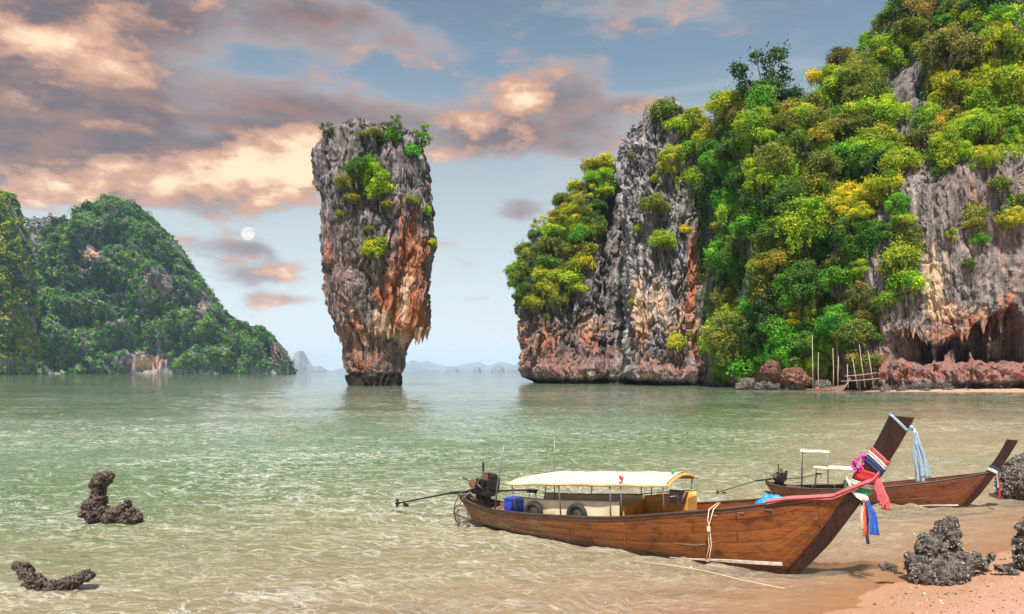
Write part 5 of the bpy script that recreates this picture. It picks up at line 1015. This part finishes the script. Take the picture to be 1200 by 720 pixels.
def lump(name, blobs, vox, amp, lam, mt, label, cat='rock', group=None, shells=0, shell=.035, seed=0, smooth=True):
    """blobs [(x, y, z, r)] in metres fused into one rough rock; optional crust of shells"""
    mb = MB(); R_ = np.random.default_rng(seed)
    for (x, y, z, q) in blobs: mb.sphere((x, y, z), (q * R_.uniform(.9, 1.15), q * R_.uniform(.9, 1.2), q), 20, 14)
    t = link('tmp', mb.mesh('tmp')); md = t.modifiers.new('r', 'REMESH'); md.mode = 'VOXEL'; md.voxel_size = vox; md.use_smooth_shade = True
    dg = bpy.context.evaluated_depsgraph_get(); me = bpy.data.meshes.new_from_object(t.evaluated_get(dg)); bpy.data.objects.remove(t)
    nv = len(me.vertices); co = np.zeros(nv * 3, np.float32); no = np.zeros(nv * 3, np.float32); me.vertices.foreach_get('co', co); me.vertex_normals.foreach_get('vector', no); P = co.reshape(-1, 3).astype(float); N = no.reshape(-1, 3).astype(float)
    d = amp * (1.3 * fbm(P / lam, 4) + 1.5 * (ridged(P / (lam * .7) + seed, 4) - .55)); d1, d2, _c = worley(P / (lam * .42)); d += amp * .55 * ((_c - .5) - 1.2 * (1 - sstep(d2 - d1, 0, .25)))
    P = P + N * d[:, None]; fq = [tuple(p.vertices) for p in me.polygons]; q4 = np.array([f for f in fq if len(f) == 4]); q3 = [f for f in fq if len(f) == 3]; bpy.data.meshes.remove(me)
    V = [P]; Fs = [q4]; at = [np.zeros(len(P))]
    if shells:
        i = R_.integers(0, len(P), shells); nn = N[i] + R_.normal(size=(shells, 3)) * .5; nn /= np.linalg.norm(nn, axis=1)[:, None]; C = P[i]
        a = np.cross(nn, R_.normal(size=(shells, 3))); a /= np.linalg.norm(a, axis=1)[:, None]; b = np.cross(nn, a); s_ = shell * R_.uniform(.5, 1.4, shells)[:, None]
        # little cupped valves standing off the rock: two quads each, thick enough to read
        VV = np.stack([C - a * s_ * .2, C + nn * s_ * .7 - a * s_ * .9 + b * s_ * .2, C + nn * s_ * 1.3 + b * s_ * .45, C + nn * s_ * .7 + a * s_ * .9 + b * s_ * .2, C + a * s_ * .2, C + nn * s_ * .6 - b * s_ * .35], 1).reshape(-1, 3)
        k_ = np.arange(shells)[:, None] * 6 + len(P); Fs.append(np.concatenate([k_ + [0, 1, 2, 5], k_ + [5, 2, 3, 4]])); V.append(VV); at.append(np.tile([0.3, 1, 1, 1, .3, .5], shells))
    if q3: Fs.append(np.array(q3))
    V = np.concatenate(V); mid = np.array([V[:, 0].mean(), V[:, 1].mean(), V[:, 2].min()]); nv_ = len(V)
    o = link(name, mesh_np(name, V - mid, Fs, smooth, {'shell': np.concatenate(at)}), mt); o.location = mid; return meta(o, label, cat, group)
def pxblobs(Y, lst, s0=1.0): return [(*W(px, py, Y + (e[0] if e else 0)), r_ / F * Y * s0) for (px, py, r_, *e) in lst]
lump('rock', pxblobs(16.5, [(1090, 668, 23), (1110, 670, 20, -.1), (1074, 664, 13, .1), (1092, 643, 17), (1106, 628, 14), (1115, 613, 8), (1109, 620, 11), (1117, 628, 9), (1068, 656, 9), (1100, 636, 13, .15), (1128, 668, 11, -.1), (1082, 674, 15, -.2), (1117, 640, 9), (1084, 652, 12, .2), (1104, 676, 15, -.3), (1116, 655, 14), (1134, 660, 10, .2), (1143, 655, 8, .3), (1150, 662, 7, .3), (1158, 657, 5, .4), (1163, 653, 5, .4)]), .022, .045, .16, M_OYS, 'jagged oyster-crusted rock tilted upward on the edge of the pink beach', shells=3000, shell=.024, seed=1)
lump('rock', pxblobs(16.2, [(1034, 665, 4), (1040, 664, 5), (1047, 665, 4)]), .018, .03, .1, M_OYS, 'tiny flat rock in the shallows left of the jagged rock', shells=120, shell=.018, seed=2)
lump('rock', pxblobs(16.6, [(1168, 665, 3.5), (1174, 667, 4), (1182, 669, 4.5), (1189, 671, 4)]), .018, .03, .1, M_OYS, 'low string of stones on the sand right of the jagged rock', shells=160, shell=.018, seed=3)
lump('rock', pxblobs(17.0, [(1204, 655, 13), (1208, 638, 16), (1204, 620, 10), (1214, 650, 20), (1216, 612, 12), (1206, 664, 10), (1201, 672, 6)]), .024, .045, .16, M_OYS, 'oyster-crusted rock cut off by the right edge of the picture on the beach', shells=1500, shell=.026, seed=4)
lump('rock', pxblobs(27.3, [(1196, 562, 22), (1182, 572, 13), (1208, 548, 18), (1190, 550, 13), (1215, 570, 22), (1200, 580, 16), (1186, 558, 10)]), .04, .07, .3, M_OYS, 'big grey rock in the water behind the bow of the smaller boat', shells=2600, shell=.045, seed=5)
lump('rock', pxblobs(22.9, [(118, 563, 9.5), (111, 567, 6), (125, 559, 7), (117, 575, 8), (115, 586, 10), (108, 596, 12), (112, 604, 12), (99, 602, 6), (97, 596, 4), (118, 599, 9), (130, 604, 9), (140, 601, 9), (148, 594, 6), (149, 588, 4), (153, 603, 9), (160, 607, 6.5), (163, 604, 4), (125, 610, 9), (146, 609, 9)]), .026, .05, .17, M_BROWN, 'dark mushroom-shaped barnacled rock standing in the shallow water', shells=1800, shell=.024, seed=6)
lump('rock', pxblobs(16.0, [(20, 663, 5), (27, 667, 6.5), (32, 673, 8), (38, 680, 9), (46, 686, 9), (56, 689, 8), (66, 688, 7.5), (75, 685, 8), (84, 683, 7), (92, 679, 7), (99, 676, 7.5), (105, 674, 5.5), (30, 664, 5)]), .018, .035, .12, M_BROWN, 'low curved barnacled rock like a boomerang at the lower left', shells=1500, shell=.018, seed=7)
# boulders along the foot of the far cliff
M_BO = rock_mat('shore boulder', 2.2, ((.03, .026, .026), (.11, .09, .085), (.25, .21, .19)), .8, 4); M_BOR = rock_mat('red shore boulder', 2.2, ((.04, .02, .016), (.13, .06, .045), (.28, .14, .10)), .8, 5)
bl = [(868, 452, 7, M_BO, 'grey boulder, leftmost of the row at the gully foot'), (878, 449, 8, M_BO, 'pale topped boulder second in the row at the gully foot'), (888, 453, 7, M_BO, 'grey boulder in the middle of the row at the gully foot'), (898, 451, 7, M_BO, 'grey boulder fourth in the row at the gully foot'), (908, 453, 6, M_BO, 'rightmost grey boulder of the row at the gully foot'),
      (926, 440, 15, M_BOR, 'large reddish boulder below the hanging trees'), (934, 452, 8, M_BO, 'small grey boulder under the large reddish one'), (907, 432, 13, M_BOR, 'reddish boulder set high, left of the large one'), (946, 446, 9, M_BOR, 'reddish boulder left of the tallest stake'), (966, 450, 8, M_BO, 'dark boulder behind the bleached boat'),
      (1035, 456, 6, M_BO, 'dark boulder on the shore right of the stakes'), (1058, 457, 7, M_BO, 'dark boulder below the ledge, left part'), (1085, 458, 6, M_BO, 'dark boulder below the middle of the ledge'), (1112, 459, 7, M_BO, 'dark boulder below the sea caves'), (1137, 460, 5, M_BO, 'small dark stone on the far strip of beach'), (1168, 461, 6, M_BO, 'dark stone at the right end of the far beach')]
for i, (px, py, q, m_, lb) in enumerate(bl):
    Yb = ray(px, min(py, 449), ('mount', 'cave')); Yb = (Yb[0].y if Yb else 185) - 1.5; Yb = min(Yb, 192 if px < 1030 else 176); r_ = random.Random(i)
    lump('boulder', pxblobs(Yb, [(px + r_.uniform(-q, q) * .7, py + r_.uniform(-.1, .35) * q, q * r_.uniform(.5, .75), r_.uniform(-1, 1)) for _ in range(4)]), q / F * Yb / 9, q * .03, q * .12, m_, lb, 'boulder', 'boulders along the foot of the far cliff', seed=20 + i, smooth=False)
# fine litter on the sand
R_ = np.random.default_rng(9); mb = MB(); n_ = 0; pts = []
while len(pts) < 3200:
    x = R_.uniform(5.5, 16); y = R_.uniform(12.5, 22); z = float(bed(np.array([x]), np.array([y]))[0])
    if z < .02 or R_.random() < .3: continue
    pts.append((x, y, z))
u_ = np.array([(1, 0, 0), (0, 1, 0), (-1, 0, 0), (0, -1, 0), (0, 0, .7), (0, 0, -.7)]); T_ = np.array([(0, 1, 4), (1, 2, 4), (2, 3, 4), (3, 0, 4), (1, 0, 5), (2, 1, 5), (3, 2, 5), (0, 3, 5)])
for p in pts: mb.add(u_ * R_.uniform(.5, 1.2, (6, 1)) * R_.choice([.012, .018, .028, .05], p=[.4, .35, .2, .05]) + p, None, T_)
M_PEB, n = mat('pebbles and shell bits'); rr = n.node('ShaderNodeNewGeometry'); principled(n, n.ramp(rr.outputs['Random Per Island'], [(0, (.02, .015, .015)), (.5, (.08, .05, .045)), (.8, (.30, .20, .15)), (1, (.75, .66, .55))]), .7)
meta(mb.build('pebbles', M_PEB), kind='stuff')
